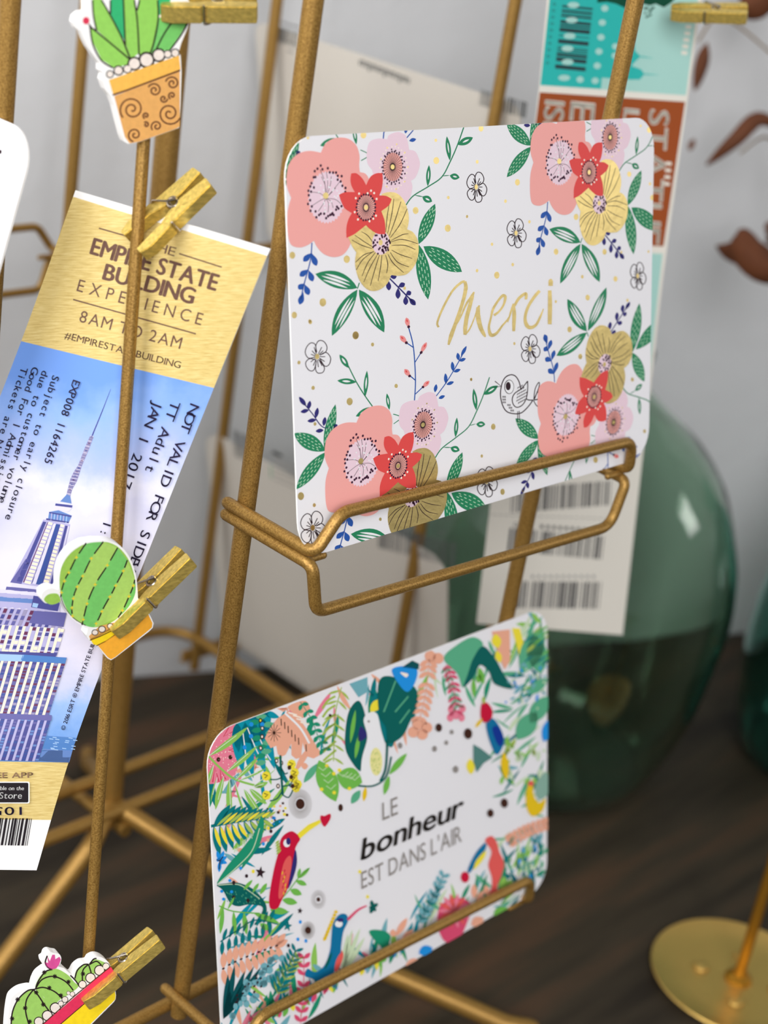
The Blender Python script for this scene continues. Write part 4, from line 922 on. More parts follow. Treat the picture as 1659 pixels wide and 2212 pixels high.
# ---- lower right (y4 frame)
frond(pts(y4, (1180, 500), (1350, 400), (1540, 330)), 10, 18, 16, 10, C['peach'], 1.1, sw=3)
for k in range(50): x, y = rnd.uniform(1180, 1520), rnd.uniform(480, 850); bc.leaf(y4(x, y), y4(x + rnd.uniform(-40, 40), y + rnd.uniform(-90, 60)), 7, C[rnd.choice(('mist', 'mint', 'mist', 'teal', 'sky', 'haze'))], L=bc.L + k % 2)
bc.up(2)
bc.face(cr(pts(y4, (985, 480), (1040, 440), (1085, 490), (1110, 580), (1150, 680), (1130, 780), (1090, 880), (1070, 990), (1000, 1050), (960, 1040), (1030, 920), (1040, 820), (1010, 700), (1040, 580)), 5, True), C['coral'])
bc.face(cr(pts(y4, (985, 500), (985, 560), (920, 660), (840, 770), (830, 730), (900, 590)), 4, True), C['azure']); bc.face(cr(pts(y4, (985, 570), (970, 640), (880, 740), (900, 660)), 4, True), C['lemon'], L=bc.L + 1); bc.dot(*y4(800, 808), 9, C['crimson'], 12)
for b, t in (((1130, 960), (1150, 800)), ((1170, 960), (1210, 830)), ((1150, 940), (1260, 900))): bc.leaf(y4(*b), y4(*t), 18, C['lime'])
bc.face(cr(pts(y4, (560, 1110), (590, 1050), (680, 1000), (780, 1000), (850, 1060), (830, 1170), (740, 1360), (620, 1390), (550, 1250)), 5, True), C['hot']); 
for k in range(14): bc.leaf(y4(700, 1110), y4(700 + 150 * math.cos(k * .45), 1110 + 160 * math.sin(k * .45)), 9, C['pink' if k % 2 else 'coral'], L=bc.L + 1)
frond(pts(y4, (380, 1220), (500, 1000), (610, 790)), 8, 20, 16, 9, C['mist'], .8, sw=3); frond(pts(y4, (390, 1200), (480, 1050), (560, 900)), 5, 14, 10, 6, C['teal'], .8, sw=2)
for b, t in (((180, 1330), (280, 1170)), ((160, 1340), (150, 1270)), ((230, 1380), (330, 1270)), ((880, 1000), (880, 870)), ((900, 1040), (960, 930)), ((1000, 980), (980, 880))): bc.leaf(y4(*b), y4(*t), 13, C['peach'])
bc.face(cr(pts(y4, (-60, 1290), (60, 1280), (130, 1330), (110, 1420), (160, 1470), (60, 1440)), 4, True), C['jade'])
for q in (((380, 1490), (500, 1440), 'sky'), ((260, 1600), (400, 1560), 'peach'), ((850, 1240), (960, 1180), 'peach'), ((1050, 1150), (1180, 1090), 'apple'), ((620, 1390), (760, 1300), 'hot')): bc.leaf(y4(*q[0]), y4(*q[1]), 22, C[q[2]], L=bc.L + 2)
# ---- words
bc.L += 3
up_ = (-.012, -1.0)
bc.text('LE', (818, 1771), (851, 1757), 38, C['grey'], .0, up_)
bc.text('bonheur', (771, 1857), (988, 1761), 44, C['char'], .018, up_, shear=.15)
bc.text("EST DANS L'AIR", (771, 1919), (987, 1817), 36, C['grey'], .0, up_)
o = bc.done('jungle_postcard', (.075, 0, -DZB))
tag(o, 'white postcard bordered with tropical leaves and birds, in the lower front wire holder', 'postcard')
# ================================================================== the long observation-deck ticket on the near rod
def rod_at(y):
    lo, hi = -.3, 1.3
    for _ in range(50):
        t = (lo + hi) / 2; P = rt + (rb - rt) * t
        if proj(P)[1] > y: hi = t
        else: lo = t
    P = rt + (rb - rt) * lo
    return proj(P)[0], float(RC[2] @ (P - CAMP))
TR = [((163, 411), (583, 538), None), ((158, 425), (577, 552), None), ((46, 737), (462, 838), None), ((-80, 1062), (345, 1130), None), ((-208, 1401), (222, 1440), None), ((-282, 1640), (148, 1647), .437), ((-345, 1874), (79, 1880), .443)]
_R = []
for L_, R_, D_ in TR:
    if D_ is None:
        ym = (L_[1] + R_[1]) / 2 + 20; x, dd = rod_at(ym); yy = L_[1] + (R_[1] - L_[1]) * (x - L_[0]) / (R_[0] - L_[0]); P = atD(x, yy, dd + .0040)
    else: P = atD(*R_, D_)
    a, b = atZ(*L_, P[2]), atZ(*R_, P[2])
    _R.append([*L_, float(RC[2] @ (a - CAMP)), *R_, float(RC[2] @ (b - CAMP))])
_R = np.array(_R); _NR = len(_R)
def _row0(t):
    i = int(min(max(math.floor(t), 0), _NR - 2)); f = t - i
    a, b, c, d = _R[max(0, i - 1)], _R[i], _R[i + 1], _R[min(_NR - 1, i + 2)]
    if i == 0: return b + (c - b) * f
    return .5 * (2 * b + (c - a) * f + (2 * a - 5 * b + 4 * c - d) * f * f + (3 * b - a - 3 * c + d) * f ** 3)
_NT, _T0, _T1 = 720, -.2, _NR - .8
_TAB = np.array([_row0(_T0 + (_T1 - _T0) * k / _NT) for k in range(_NT + 1)])
_A3 = np.array([atD(r[0], r[1], r[2]) for r in _TAB]); _B3 = np.array([atD(r[3], r[4], r[5]) for r in _TAB])
_TL = _TAB.tolist()
def _lk(arr, t):
    g = (t - _T0) / (_T1 - _T0) * _NT; i = min(max(int(g), 0), _NT - 1); return arr[i] + (arr[i + 1] - arr[i]) * (g - i)
def _pt(t, u):
    r = _lk(_TAB, t); A, B = _lk(_A3, t), _lk(_B3, t); s = u * r[2] / ((1 - u) * r[5] + u * r[2])
    return A + (B - A) * s
def tick_tu(x, y):
    lo, hi = 0, _NT
    def side(r): return (r[3] - r[0]) * (y - r[1]) - (r[4] - r[1]) * (x - r[0])
    while hi - lo > 1:
        m_ = (lo + hi) // 2
        if side(_TL[m_]) > 0: lo = m_
        else: hi = m_
    a, b = side(_TL[lo]), side(_TL[hi]); f = a / (a - b) if abs(a - b) > 1e-9 else 0
    f = max(-.5, min(1.5, f)); t = _T0 + (_T1 - _T0) * (lo + f) / _NT
    r = _TAB[lo] + (_TAB[hi] - _TAB[lo]) * f; dx, dy = r[3] - r[0], r[4] - r[1]
    return t, float(((x - r[0]) * dx + (y - r[1]) * dy) / (dx * dx + dy * dy))
def _tn(t, u):
    p = _pt(t, u); n = np.cross(_lk(_B3, t) - _lk(_A3, t), p - _pt(t + .05, u)); n = n / math.sqrt(n @ n)
    return n if n @ RC[2] < 0 else -n
def tsurf(x, y, h=0.0):
    t, u = tick_tu(x, y); return tuple(_pt(t, u) + _tn(t, u) * h)
class CurvedSheet(Sheet):
    DZ = 1.8e-5; CELL = 15
    def _face(self, pts, mat, L):
        xs = [q[0] for q in pts]; ys = [q[1] for q in pts]; c = self.CELL
        if max(xs) - min(xs) <= c * 1.4 and max(ys) - min(ys) <= c * 1.4: return Sheet._face(self, pts, mat, L)
        for i in range(int(math.floor(min(xs) / c)), int(math.floor(max(xs) / c)) + 1):
            for j in range(int(math.floor(min(ys) / c)), int(math.floor(max(ys) / c)) + 1):
                q = clip_poly(list(pts), [(i * c, j * c), (i * c + c, j * c), (i * c + c, j * c + c), (i * c, j * c + c)])
                if len(q) > 2: Sheet._face(self, q, mat, L)
tk = CurvedSheet(tsurf)
def tpx(t, u): return tuple(proj(_pt(t, u)))
tw = M('ticket paper', (244, 243, 242), rough=.55)
def uv_mat(name, ramp, noise_amt=.0, nscale=6, axis='Y', rough=.5, metal=0.0, stretch=(1, 1)):
    mt = bpy.data.materials.new(name); mt.use_nodes = True; nt = mt.node_tree; b = nt.nodes['Principled BSDF']
    uvn = nt.nodes.new('ShaderNodeUVMap'); uvn.uv_map = 'art'; sp = nt.nodes.new('ShaderNodeSeparateXYZ'); nt.links.new(uvn.outputs[0], sp.inputs[0])
    mpn = nt.nodes.new('ShaderNodeMapping'); mpn.inputs['Scale'].default_value = (*stretch, 1); nt.links.new(uvn.outputs[0], mpn.inputs[0])
    n = nt.nodes.new('ShaderNodeTexNoise'); n.inputs['Scale'].default_value = nscale; n.inputs['Detail'].default_value = 6; n.inputs['Roughness'].default_value = .6
    nt.links.new(mpn.outputs[0], n.inputs[0])
    ma = nt.nodes.new('ShaderNodeMath'); ma.operation = 'MULTIPLY_ADD'; ma.inputs[1].default_value = noise_amt
    nt.links.new(n.outputs['Fac'], ma.inputs[0])
    if axis: nt.links.new(sp.outputs[axis], ma.inputs[2])
    else: ma.inputs[2].default_value = 0
    r = nt.nodes.new('ShaderNodeValToRGB'); el = r.color_ramp.elements
    while len(el) < len(ramp): el.new(.5)
    for q, (pos, c) in zip(el, ramp): q.position = pos; q.color = (*lin(c), 1)
    nt.links.new(ma.outputs[0], r.inputs[0]); nt.links.new(r.outputs[0], b.inputs['Base Color'])
    b.inputs['Roughness'].default_value = rough; b.inputs['Metallic'].default_value = metal; b.inputs['Specular IOR Level'].default_value = .2
    return mt
def mscale(mt): return mt
goldprint = uv_mat('printed gold', [(.30, (194, 166, 98)), (.5, (214, 190, 122)), (.7, (226, 206, 144))], 1.0, 10, None, stretch=(3, 30))
# ramp positions are thousandths of art height / 2
def half(mt):
    nt = mt.node_tree; ma = [n for n in nt.nodes if n.type == 'MATH'][0]; r = [n for n in nt.nodes if n.type == 'VALTORGB'][0]
    m2 = nt.nodes.new('ShaderNodeMath'); m2.operation = 'MULTIPLY'; m2.inputs[1].default_value = .5
    nt.links.new(ma.outputs[0], m2.inputs[0]); nt.links.new(m2.outputs[0], r.inputs[0]); return mt
sky = half(uv_mat('printed sky', [(.46, (108, 150, 222)), (.50, (138, 172, 232)), (.545, (168, 182, 228)), (.585, (218, 217, 234)), (.605, (204, 204, 228)), (.66, (216, 214, 230)), (.74, (214, 208, 222)), (.80, (186, 190, 214)), (.825, (142, 172, 220)), (.87, (92, 142, 206)), (.93, (64, 110, 172))], .22, 7.5, 'Y'))
def grid(t0, t1, mat, nt_=8, nu=4, L=None):
    for i in range(nt_):
        for j in range(nu):
            ta, tb = t0 + (t1 - t0) * i / nt_, t0 + (t1 - t0) * (i + 1) / nt_; ua, ub = j / nu, (j + 1) / nu
            tk.face([tpx(ta, ua), tpx(ta, ub), tpx(tb, ub), tpx(tb, ua)], mat, L)
# paper body: front and back skins and the rim
nt_, nu = 132, 26
fr = [[tk.bm.verts.new(tuple(_pt(6 * i / nt_, j / nu))) for j in range(nu + 1)] for i in range(nt_ + 1)]
bk = [[tk.bm.verts.new(tuple(_pt(6 * i / nt_, j / nu) - _tn(6 * i / nt_, j / nu) * .0005)) for j in range(nu + 1)] for i in range(nt_ + 1)]
k_ = tk.mi(tw)
for i in range(nt_):
    for j in range(nu):
        tk.bm.faces.new((fr[i][j], fr[i + 1][j], fr[i + 1][j + 1], fr[i][j + 1])); tk.bm.faces.new((bk[i][j], bk[i][j + 1], bk[i + 1][j + 1], bk[i + 1][j]))
for i in range(nt_):
    tk.bm.faces.new((fr[i][0], bk[i][0], bk[i + 1][0], fr[i + 1][0])); tk.bm.faces.new((fr[i][nu], fr[i + 1][nu], bk[i + 1][nu], bk[i][nu]))
for j in range(nu):
    tk.bm.faces.new((fr[0][j], fr[0][j + 1], bk[0][j + 1], bk[0][j])); tk.bm.faces.new((fr[nt_][j], bk[nt_][j], bk[nt_][j + 1], fr[nt_][j + 1]))
tk.L = 2
grid(1.0, 2.0, goldprint, 22, 26); grid(2.0, 5.0, sky, 66, 26); grid(5.0, 5.48, goldprint, 11, 26)
gz, t3, t4, f3, bz_ = Z(0, 470, .30139), Z(0, 800, .18081), Z(0, 1180, .21703), Z(0, 800, .37372), Z(0, 1400, .30139)
inkb = M('print umber', (104, 74, 62), rough=.6); black = M('print black', (28, 20, 26), rough=.6)
tk.L = 4
for a, b in (((710, 76), (955, 146)), ((1285, 258), (1590, 355)), ((525, 587), (1405, 833))): tk.stroke(gz(a, b), 2.9, inkb)
tk.text('THE', gz(1035, 214), gz(1250, 278), 19, inkb)
tk.text('EMPIRE STATE', gz(645, 258), gz(1543, 524), 35, inkb, .034)
tk.text('BUILDING', gz(735, 440), gz(1378, 620), 34, inkb, .034)
for (x, y), (x2, y2) in (((645, 258), (700, 275)), ((735, 440), (780, 452))): pass
tk.text('EXPERIENCE', gz(548, 525), gz(1440, 772), 26, inkb, -.006, track=.28)
tk.text('8AM TO 2AM', gz(565, 745), gz(1290, 942), 25, inkb, .0, track=.06)
tk.text('#EMPIRESTATEBUILDING', gz(460, 865), gz(1290, 1081), 14.5, inkb, .006)
# ---- printed picture of a stepped tower with a mast
TC = {k: M('picture ' + k, v, rough=.55) for k, v in dict(navy=(66, 68, 134), indigo=(92, 90, 150), lav=(168, 164, 202), pale=(206, 202, 222), cream=(240, 226, 194), steel=(92, 124, 182), maroon=(96, 40, 76), azure=(70, 118, 180), deepblue=(52, 74, 142), fog=(150, 182, 220), grey=(146, 140, 172)).items()}
tk.L = 5
tk.stroke(t3((1325, 222), (1225, 480), (1100, 785)), [.6, 1.8, 2.6], TC['navy'])
P = [(1100, 785), (1040, 930), (955, 1140), (915, 1225), (880, 1310), (840, 1410), (800, 1560)]; W_ = [8, 9.5, 8, 13, 15, 10, 9]
tk.stroke(t3(*P), W_, TC['grey'])
tk.up()
for k in range(44):
    f = k / 43; x = np.interp(f, np.linspace(0, 1, 7), [q[0] for q in P]); y = np.interp(f, np.linspace(0, 1, 7), [q[1] for q in P]); w = np.interp(f, np.linspace(0, 1, 7), W_) / .181 * .45
    tk.stroke(t3((x - w, y - 6), (x + w, y + 6)), 1.0, TC['navy' if k % 3 else 'pale'])
    if k % 4 == 0: tk.stroke(t3((x - w * .4, y), (x + w * .2, y + 12)), 2.0, TC['maroon' if k % 8 else 'deepblue'])
tk.up()
tk.face(t3((800, 1480), (840, 1500), (855, 1590), (720, 1565)), TC['steel']); tk.face(t3((665, 1588), (868, 1612), (860, 1640), (660, 1615)), TC['navy'])
tk.face(t3((660, 1615), (860, 1640), (815, 1690), (650, 1655)), TC['pale']); tk.face(t3((588, 1690), (700, 1670), (860, 1735), (820, 1815), (575, 1775)), TC['steel'])
tk.face(t3((585, 1688), (858, 1735), (850, 1752), (590, 1705)), TC['navy'], L=tk.L + 1)
tk.face(t3((555, 1765), (825, 1808), (820, 1825), (550, 1785)), TC['navy'], L=tk.L + 1)
for k in range(6): tk.stroke(t3((620 + k * 36, 1705 + k * 6), (610 + k * 36, 1790 + k * 6)), 2.2, TC['fog' if k % 2 else 'lav'], L=tk.L + 1)
# shaft with two lit window bays
A0, A1, B0, B1 = t3(520, 1780), t3(838, 1838), t4(150, 365), t4(552, 425)
lerp = lambda p, q, f: (p[0] + (q[0] - p[0]) * f, p[1] + (q[1] - p[1]) * f)
def sh(u, v): return lerp(lerp(A0, A1, u), lerp(B0, B1, u), v)
tk.face([sh(0, 0), sh(1, 0), sh(1.02, 1), sh(-.12, 1)], TC['lav']); tk.up()
for u0, u1, c in ((.02, .14, 'navy'), (.40, .50, 'pale'), (.50, .64, 'deepblue'), (.84, .93, 'navy'), (.95, .99, 'pale'), (.18, .205, 'maroon'), (.39, .41, 'navy'), (.64, .66, 'navy')): tk.face([sh(u0, .03), sh(u1, .03), sh(u1, .97), sh(u0, .97)], TC[c])
tk.face([sh(-.12, 1), sh(0, .62), sh(.16, .62), sh(.16, 1)], TC['indigo'])
for u0, u1 in ((.22, .37), (.67, .80)):
    for k in range(17): tk.face([sh(u0, .02 + k * .0575), sh(u1, .025 + k * .0575), sh(u1, .062 + k * .0575), sh(u0, .057 + k * .0575)], TC['cream'])
tk.up()
for y0, y1_, x0, x1, c in ((370, 402, 120, 545, 'pale'), (400, 432, 65, 555, 'indigo'), (425, 462, 0, 560, 'pale'), (455, 500, -60, 600, 'lav'), (495, 540, -60, 600, 'steel'), (538, 610, -60, 600, 'lav'), (590, 625, -60, 600, 'pale')): tk.face(t4((x0, y0), (x1, y0 + 45), (x1 - 8, y1_ + 45), (x0 - 8, y1_)), TC[c])
tk.up(); tk.face(t4((335, 490), (420, 505), (600, 545), (575, 645), (310, 605)), TC['navy']); tk.face(t4((330, 560), (385, 570), (370, 610), (320, 600)), TC['fog'], L=tk.L + 1)
# body with window columns
def block(q, cols, c0, c1, win, rows, seed, dark):
    tk.face(t4(*q), TC[c0]); r_ = random.Random(seed); tk.up()
    a, b, c, d = [t4(*v) for v in q]
    for k in range(cols):
        u0, u1 = (k + .12) / cols, (k + .5) / cols
        tk.face([lerp(a, b, u0), lerp(a, b, u1), lerp(d, c, u1), lerp(d, c, u0)], TC[c1])
        for j in range(rows):
            v0, v1 = (j + .1) / rows, (j + .8) / rows; w0, w1 = (k + .54) / cols, (k + 1.04) / cols
            m_ = TC[r_.choice(win)]
            tk.face([lerp(lerp(a, b, w0), lerp(d, c, w0), v0), lerp(lerp(a, b, w1), lerp(d, c, w1), v0), lerp(lerp(a, b, w1), lerp(d, c, w1), v1), lerp(lerp(a, b, w0), lerp(d, c, w0), v1)], m_, L=tk.L + 1)
    tk.up(2)
block([(-250, 590), (665, 660), (600, 830), (-330, 760)], 14, 'grey', 'lav', ['indigo', 'navy', 'grey', 'maroon'], 3, 3, 1)
tk.face(t4((340, 640), (665, 660), (632, 800), (290, 760)), TC['indigo'])
block([(-330, 760), (640, 815), (560, 1095), (-420, 1050)], 14, 'lav', 'cream', ['indigo', 'lav', 'navy', 'maroon', 'cream'], 6, 4, 1)
tk.face(t4((-420, 1030), (565, 1060), (555, 1098), (-430, 1068)), TC['navy'])
block([(-480, 1050), (665, 1105), (478, 1690), (-640, 1640)], 16, 'indigo', 'cream', ['navy', 'deepblue', 'maroon', 'indigo', 'grey'], 20, 5, 1)
tk.face(t4((230, 1075), (665, 1105), (650, 1165), (205, 1140)), TC['azure']); tk.face(t4((-480, 1050), (240, 1078), (215, 1145), (-500, 1120)), TC['fog'])
block([(-600, 1655), (512, 1695), (378, 2135), (-760, 2105)], 17, 'navy', 'lav', ['deepblue', 'navy', 'steel', 'indigo'], 16, 6, 1)
tk.face(t4((-600, 1640), (515, 1680), (510, 1735), (-610, 1695)), TC['indigo'])
tk.face(t4((465, 1885), (755, 1905), (688, 2148), (385, 2132)), TC['azure'])
for k in range(16): x = 480 + rnd.uniform(0, 250); y = 1895 + rnd.uniform(0, 140); tk.stroke(t4((x, y), (x + 40, y + 5)), 1.8, TC['fog'], L=tk.L + 1)
tk.face(t4((425, 2010), (720, 2030), (688, 2148), (385, 2132)), TC['steel'], L=tk.L)
tk.up(2)
# ---- printed lines running down the ticket
dm = M('print dot black', (34, 24, 58), rough=.6)
def mono(s, p0, d, pitch, h, bold=.006):
    p1 = (p0[0] + d[0] * pitch * len(s), p0[1] + d[1] * pitch * len(s)); tk.text(s, p0, p1, h, dm, bold, mono=True)
dl = unit([-.335, .942]); dl2 = unit([-.318, .948])
mono('EXP008 1164265', t3(884, 100), dl, 13.75, 16.5, .01)
mono('Subject to early closure', t3(640, 46), dl2, 13.75, 15)
mono('due to customer volume', t3(514, -10), dl2, 13.75, 15)
mono('Good For 1 Admission', t3(392, -40), dl2, 13.75, 15)
mono('Tickets are Non', t3(262, -40), dl2, 13.75, 15)
dr_ = unit([-.36, .933])
mono('NOT VALID FOR SIDEWALK', f3(1102, 192), dr_, 20.6, 20.5, .004)
mono('TT Adult', f3(995, 172), dr_, 20.6, 20.5, .004)
mono('JAN 1 2017', f3(896, 160), dr_, 20.6, 20.5, .004)
mono('1:30', (226, 1121), unit([-.3, .954]), 18.5, 17, .004)
tk.text('\u00a9 2016 ESRT \u00ae EMPIRE STATE BUILDING', t4(643, 1832), (216, 1360), 8.6, dm, .012)
# ---- foot of the ticket
tk.text('FREE APP', bz_(-118, 927), bz_(236, 925), 11.5, M('print taupe', (140, 110, 84)), .02)
tk.face(rrect(*bz_(-270, 952), *bz_(212, 1108), 3.5, 4), tw); tk.up(); tk.face(rrect(*bz_(-265, 960), *bz_(203, 1101), 3, 4), black); tk.up()
tk.text('Available on the', bz_(-108, 1012), bz_(170, 1013), 8.2, tw, .012, shear=.12); tk.text('App Store', bz_(-150, 1073), bz_(155, 1073), 13.5, tw, .006, shear=.1)
tk.text('10514', bz_(187, 1133), bz_(-215, 1136), 17, dm, .008, mono=True)
tk.bars(bz_(-420, 1205), bz_(237, 1216), (-10, 58.5), black, 12, dens=36)
tko = tk.done('admission_ticket', tuple(_pt(.5, .5)))
tag(tko, 'gold and blue admission ticket printed with a tall tower, clipped to the near thin rod', 'ticket')

# ================================================================== the turquoise and brown ticket on the far rod
pa = atD(1165, 185, .562); pb = atZ(1490, 215, pa[2]); hd = unit(pb - pa); ln = np.cross(hd, np.array([0, 0, 1.0])); ln = ln if ln @ RC[2] < 0 else -ln
lt = Sheet(px_surf(pa, ln))
lt.body([(1196, -150), (1534, -130), (1511, 30), (1432, 600), (1345, 1372), (1030, 1347), (1108, 680), (1166, 185)], .0004, M('thin card', (226, 222, 212), rough=.55), None)
LTC = dict(teal=M('ferry teal', (42, 178, 172)), mint=M('ferry mint', (164, 208, 200)), brown=M('ferry rust', (152, 74, 32)), dkg=M('ferry bottle green', (0, 70, 50)), cream=M('ferry ivory', (228, 224, 212)), slate=M('ferry slate black', (40, 62, 66)), ink=M('ferry soft black', (76, 76, 78)))
q4, q3, qb = Z(1130, 0, .18083), Z(1130, 0, .31887), Z(850, 950, .48764)
lt.L = 2
lt.face([(1205, -130), (1522, -120), (1482, 206), (1167, 184), (1187, 0)], LTC['mint'])
lt.up(); lt.face([(1203, -130), (1380, -130), (1368, 30), (1372, 110), (1384, 122), (1372, 133), (1364, 142), (1385, 150), (1392, 160), (1382, 172), (1360, 172), (1300, 168), (1298, 192), (1167, 184), (1187, 0)], LTC['teal'])
for a in (((1384, 122), (1410, 126)), ((1392, 160), (1422, 162))): lt.stroke(a, [3, .8], LTC['teal'])
lt.up(); lt.face([(1292, -130), (1500, -130), (1462, -6), (1450, 6), (1434, 16), (1416, 8), (1404, 12), (1370, 4), (1352, 18), (1330, 8), (1310, 4), (1290, 6)], LTC['dkg'])
for k in range(14): lt.dot(1402 + rnd.uniform(-10, 12), 26 + rnd.uniform(-12, 12), 2.4, LTC['dkg'])
lt.bars(q4(468, 60), q4(378, 830), (66, 6.5), LTC['slate'], 9, dens=15)
for k in range(10): lt.text('0', q4(330 - k * 9 + 25, 30 + k * 78), q4(330 - k * 9 + 20, 62 + k * 78), 7, LTC['slate'])
for q in ((945, 270), (930, 445), (905, 615), (885, 785), (975, 100), (680, 950), (860, 965), (1105, 555), (1100, 665)): lt.face(ell(*q4(*q), 8, 7, 10), LTC['mint'])
for q in ((600, 60), (580, 240), (555, 430), (530, 580), (530, 740), (490, 930)): lt.face(ell(*q4(*q), 13, 6.5, 12), LTC['mint'], L=lt.L + 1)
lt.up(2); lt.face([(1166, 199), (1480, 220), (1433, 532), (1124, 520)], LTC['brown']); lt.up()
lt.text('STATUE', q3(858, 742), q3(790, 1640), 42, LTC['cream'], .02, (1, .1)); lt.text('LIBERTY', q3(685, 736), q3(600, 1640), 33, LTC['cream'], .02, (1, .1))
lt.text('ELLIS', q3(325, 690), q3(270, 1300), 52, LTC['cream'], .02, (1, .1)); lt.text('ISLAND', q3(150, 680), q3(85, 1400), 42, LTC['cream'], .02, (1, .1))
for k in range(4): lt.stroke(q3((965 - k * 4, 1105 + k * 46), (1005 - k * 4, 1110 + k * 46)), 7, LTC['cream'])
for k in range(5): lt.stroke(q3((1100 - k * 7, 180 + k * 44), (1140 - k * 7, 184 + k * 44)), 8, LTC['cream'])
lt.face([(1124, 538), (1431, 548), (1398, 850), (1080, 840)], LTC['mint'])
lt.bars(qb(525, 215), qb(968, 180), (-3, 53), LTC['ink'], 4, dens=30); lt.bars(qb(515, 390), qb(942, 428), (-6, 50), LTC['ink'], 5, dens=30); lt.bars(qb(500, 625), qb(925, 630), (-6, 58), LTC['ink'], 6, dens=30)
for k in range(22): lt.stroke(qb((415 + k * 26, 331 + k * .9), (428 + k * 26, 331.5 + k * .9)), 1.5, LTC['ink'])
lt.text('00', qb(532, 386), qb(575, 388), 10, LTC['ink']); 
for k in range(9): lt.stroke(qb((650 + k * 27, 384 + k * 2), (664 + k * 27, 384 + k * 2)), 8, LTC['ink'])
for k in range(11): lt.stroke(qb((610 + k * 27, 606), (622 + k * 27, 606)), 7, M('print faint grey', (150, 150, 148)))
lto = lt.done('ferry_ticket', tuple(pa))
tag(lto, 'long turquoise, brown and white ticket with barcodes, hanging behind the floral postcard', 'ticket')

# ================================================================== cards seen from behind, right-hand side of the rack
cream_p = M('cream card back', (208, 202, 192), rough=.6)
def back_card(xb, ylo, W, H, zb, r, mat=cream_p):
    sA, cA = math.sin(AL), math.cos(AL)
    O = np.array([xb, ylo + W, zb]); ex = np.array([0, -1.0, 0]); ey = np.array([-sA, 0, cA]); n = np.cross(ex, ey)
    s = Sheet(px_surf(O, n)); s.body([tuple(proj(O + ex * u + ey * v)) for u, v in rrect(0, 0, W, H, r)], .0006, mat); s.O = O; s.L = 2
    return s
gi = M('print mid grey', (92, 94, 94)); gl = M('print light grey', (168, 164, 158))
s = back_card(X2 + YF, Y2 - .0090, .150, HC, -.0265, .006)
c1 = Z(560, 0, .38577)
for k in range(10): s.stroke(c1((96 + k * 13.5, 116 + k * 4), (105 + k * 13.5, 118.5 + k * 4)), 4.5, gi)
s.bars(c1(84, 140), c1(226, 182), (-4, 29), gi, 31, dens=16)
s.text('3580601', c1(84, 232), c1(215, 270), 8, gi); s.stroke(c1((152, 284), (196, 294)), 5, gl)
for k in range(17):
    x = 566 + k * 17; s.stroke(c1((x, 336 + k * 6.4), (x - 2, 366 + k * 6.4 + (14 if k % 5 == 3 else 0))), 4.2, gi)
for k in range(8): s.stroke(c1((570 + k * 34, 338 + k * 13), (590 + k * 34, 345 + k * 13)), 3.4, gi)
s.bars(c1(1240, 500), c1(1505, 575), (-4, 34), gi, 8, dens=22)
o = s.done('postcard', tuple(s.O)); tag(o, 'cream card back with a blurred word, in the upper rear holder above the floral postcard', 'postcard')
s = back_card(X2 + YF, Y2 - .0190, .1555, .1240, -.2335, .011)
c2, c3 = Z(430, 680, .22604), Z(830, 1040, .18083)
s.bars(c2(322, 1095), c2(526, 1180), (5, 58), gi, 14, dens=16)
s.stroke(c2((700, 1312), (725, 1322), (792, 1352)), 7, M('print dark grey', (60, 62, 60)))
for k in range(5): s.stroke(c2((712, 1375 + k * 48), (820, 1420 + k * 48), (960, 1478 + k * 48)), 3.0, gl)
s.stroke(c2((684, 1440), (690, 1560)), 2.4, C['sea'])
s.bars(c3(-60, 500), c3(862, 742), (-3, 52), gi, 15, dens=52); s.text('3582', c3(262, 842), c3(440, 920), 10, gi)
s.stroke(c3((660, 602), (745, 630)), 3.4, gi); s.stroke(c3((790, 1090), (860, 1110)), 5, gl)
o = s.done('postcard', tuple(s.O)); tag(o, 'cream back of a larger rounded card with barcode, in the lower rear right holder', 'postcard')
# white card standing on the near left face, only its end is in view
sA, cA = math.sin(AL), math.cos(AL)
O = np.array([P0x - YF, P0y + .13245, -.0074]); ex = np.array([0, -1.0, 0]); ey = np.array([sA, 0, cA]); n = np.cross(ex, ey)
s = Sheet(px_surf(O, n)); s.body([tuple(proj(O + ex * u + ey * v)) for u, v in rrect(0, 0, .150, HC, .0095)], .0007, paper, paper_edge); s.L = 2
s.dot(1, 328, 3, C['ink'], 5)
o = s.done('blank_postcard', tuple(O)); tag(o, 'plain white card end with rounded corner at the left edge of the photo', 'postcard')
# ================================================================== small wooden pegs painted gold, and the painted plywood cacti
def peg_mat(name, base, rough, metal, bs):
    mt = bpy.data.materials.new(name); mt.use_nodes = True; nt = mt.node_tree; b = nt.nodes['Principled BSDF']
    t = nt.nodes.new('ShaderNodeTexCoord'); n = nt.nodes.new('ShaderNodeTexNoise'); n.inputs['Scale'].default_value = 1400; n.inputs['Detail'].default_value = 4
    mpn = nt.nodes.new('ShaderNodeMapping'); mpn.inputs['Scale'].default_value = (.35, 1, 1)
    r = nt.nodes.new('ShaderNodeValToRGB'); r.color_ramp.elements[0].position = .3; r.color_ramp.elements[1].position = .7
    r.color_ramp.elements[0].color = (*[v * .72 for v in lin(base)], 1); r.color_ramp.elements[1].color = (*[min(1, v * 1.15) for v in lin(base)], 1)
    bp = nt.nodes.new('ShaderNodeBump'); bp.inputs['Strength'].default_value = bs; bp.inputs['Distance'].default_value = .0002
    nt.links.new(t.outputs['Object'], mpn.inputs[0]); nt.links.new(mpn.outputs[0], n.inputs[0]); nt.links.new(n.outputs['Fac'], r.inputs[0]); nt.links.new(r.outputs[0], b.inputs['Base Color'])
    nt.links.new(n.outputs['Fac'], bp.inputs['Height']); nt.links.new(bp.outputs[0], b.inputs['Normal'])
    b.inputs['Metallic'].default_value = metal; b.inputs['Roughness'].default_value = rough
    return mt
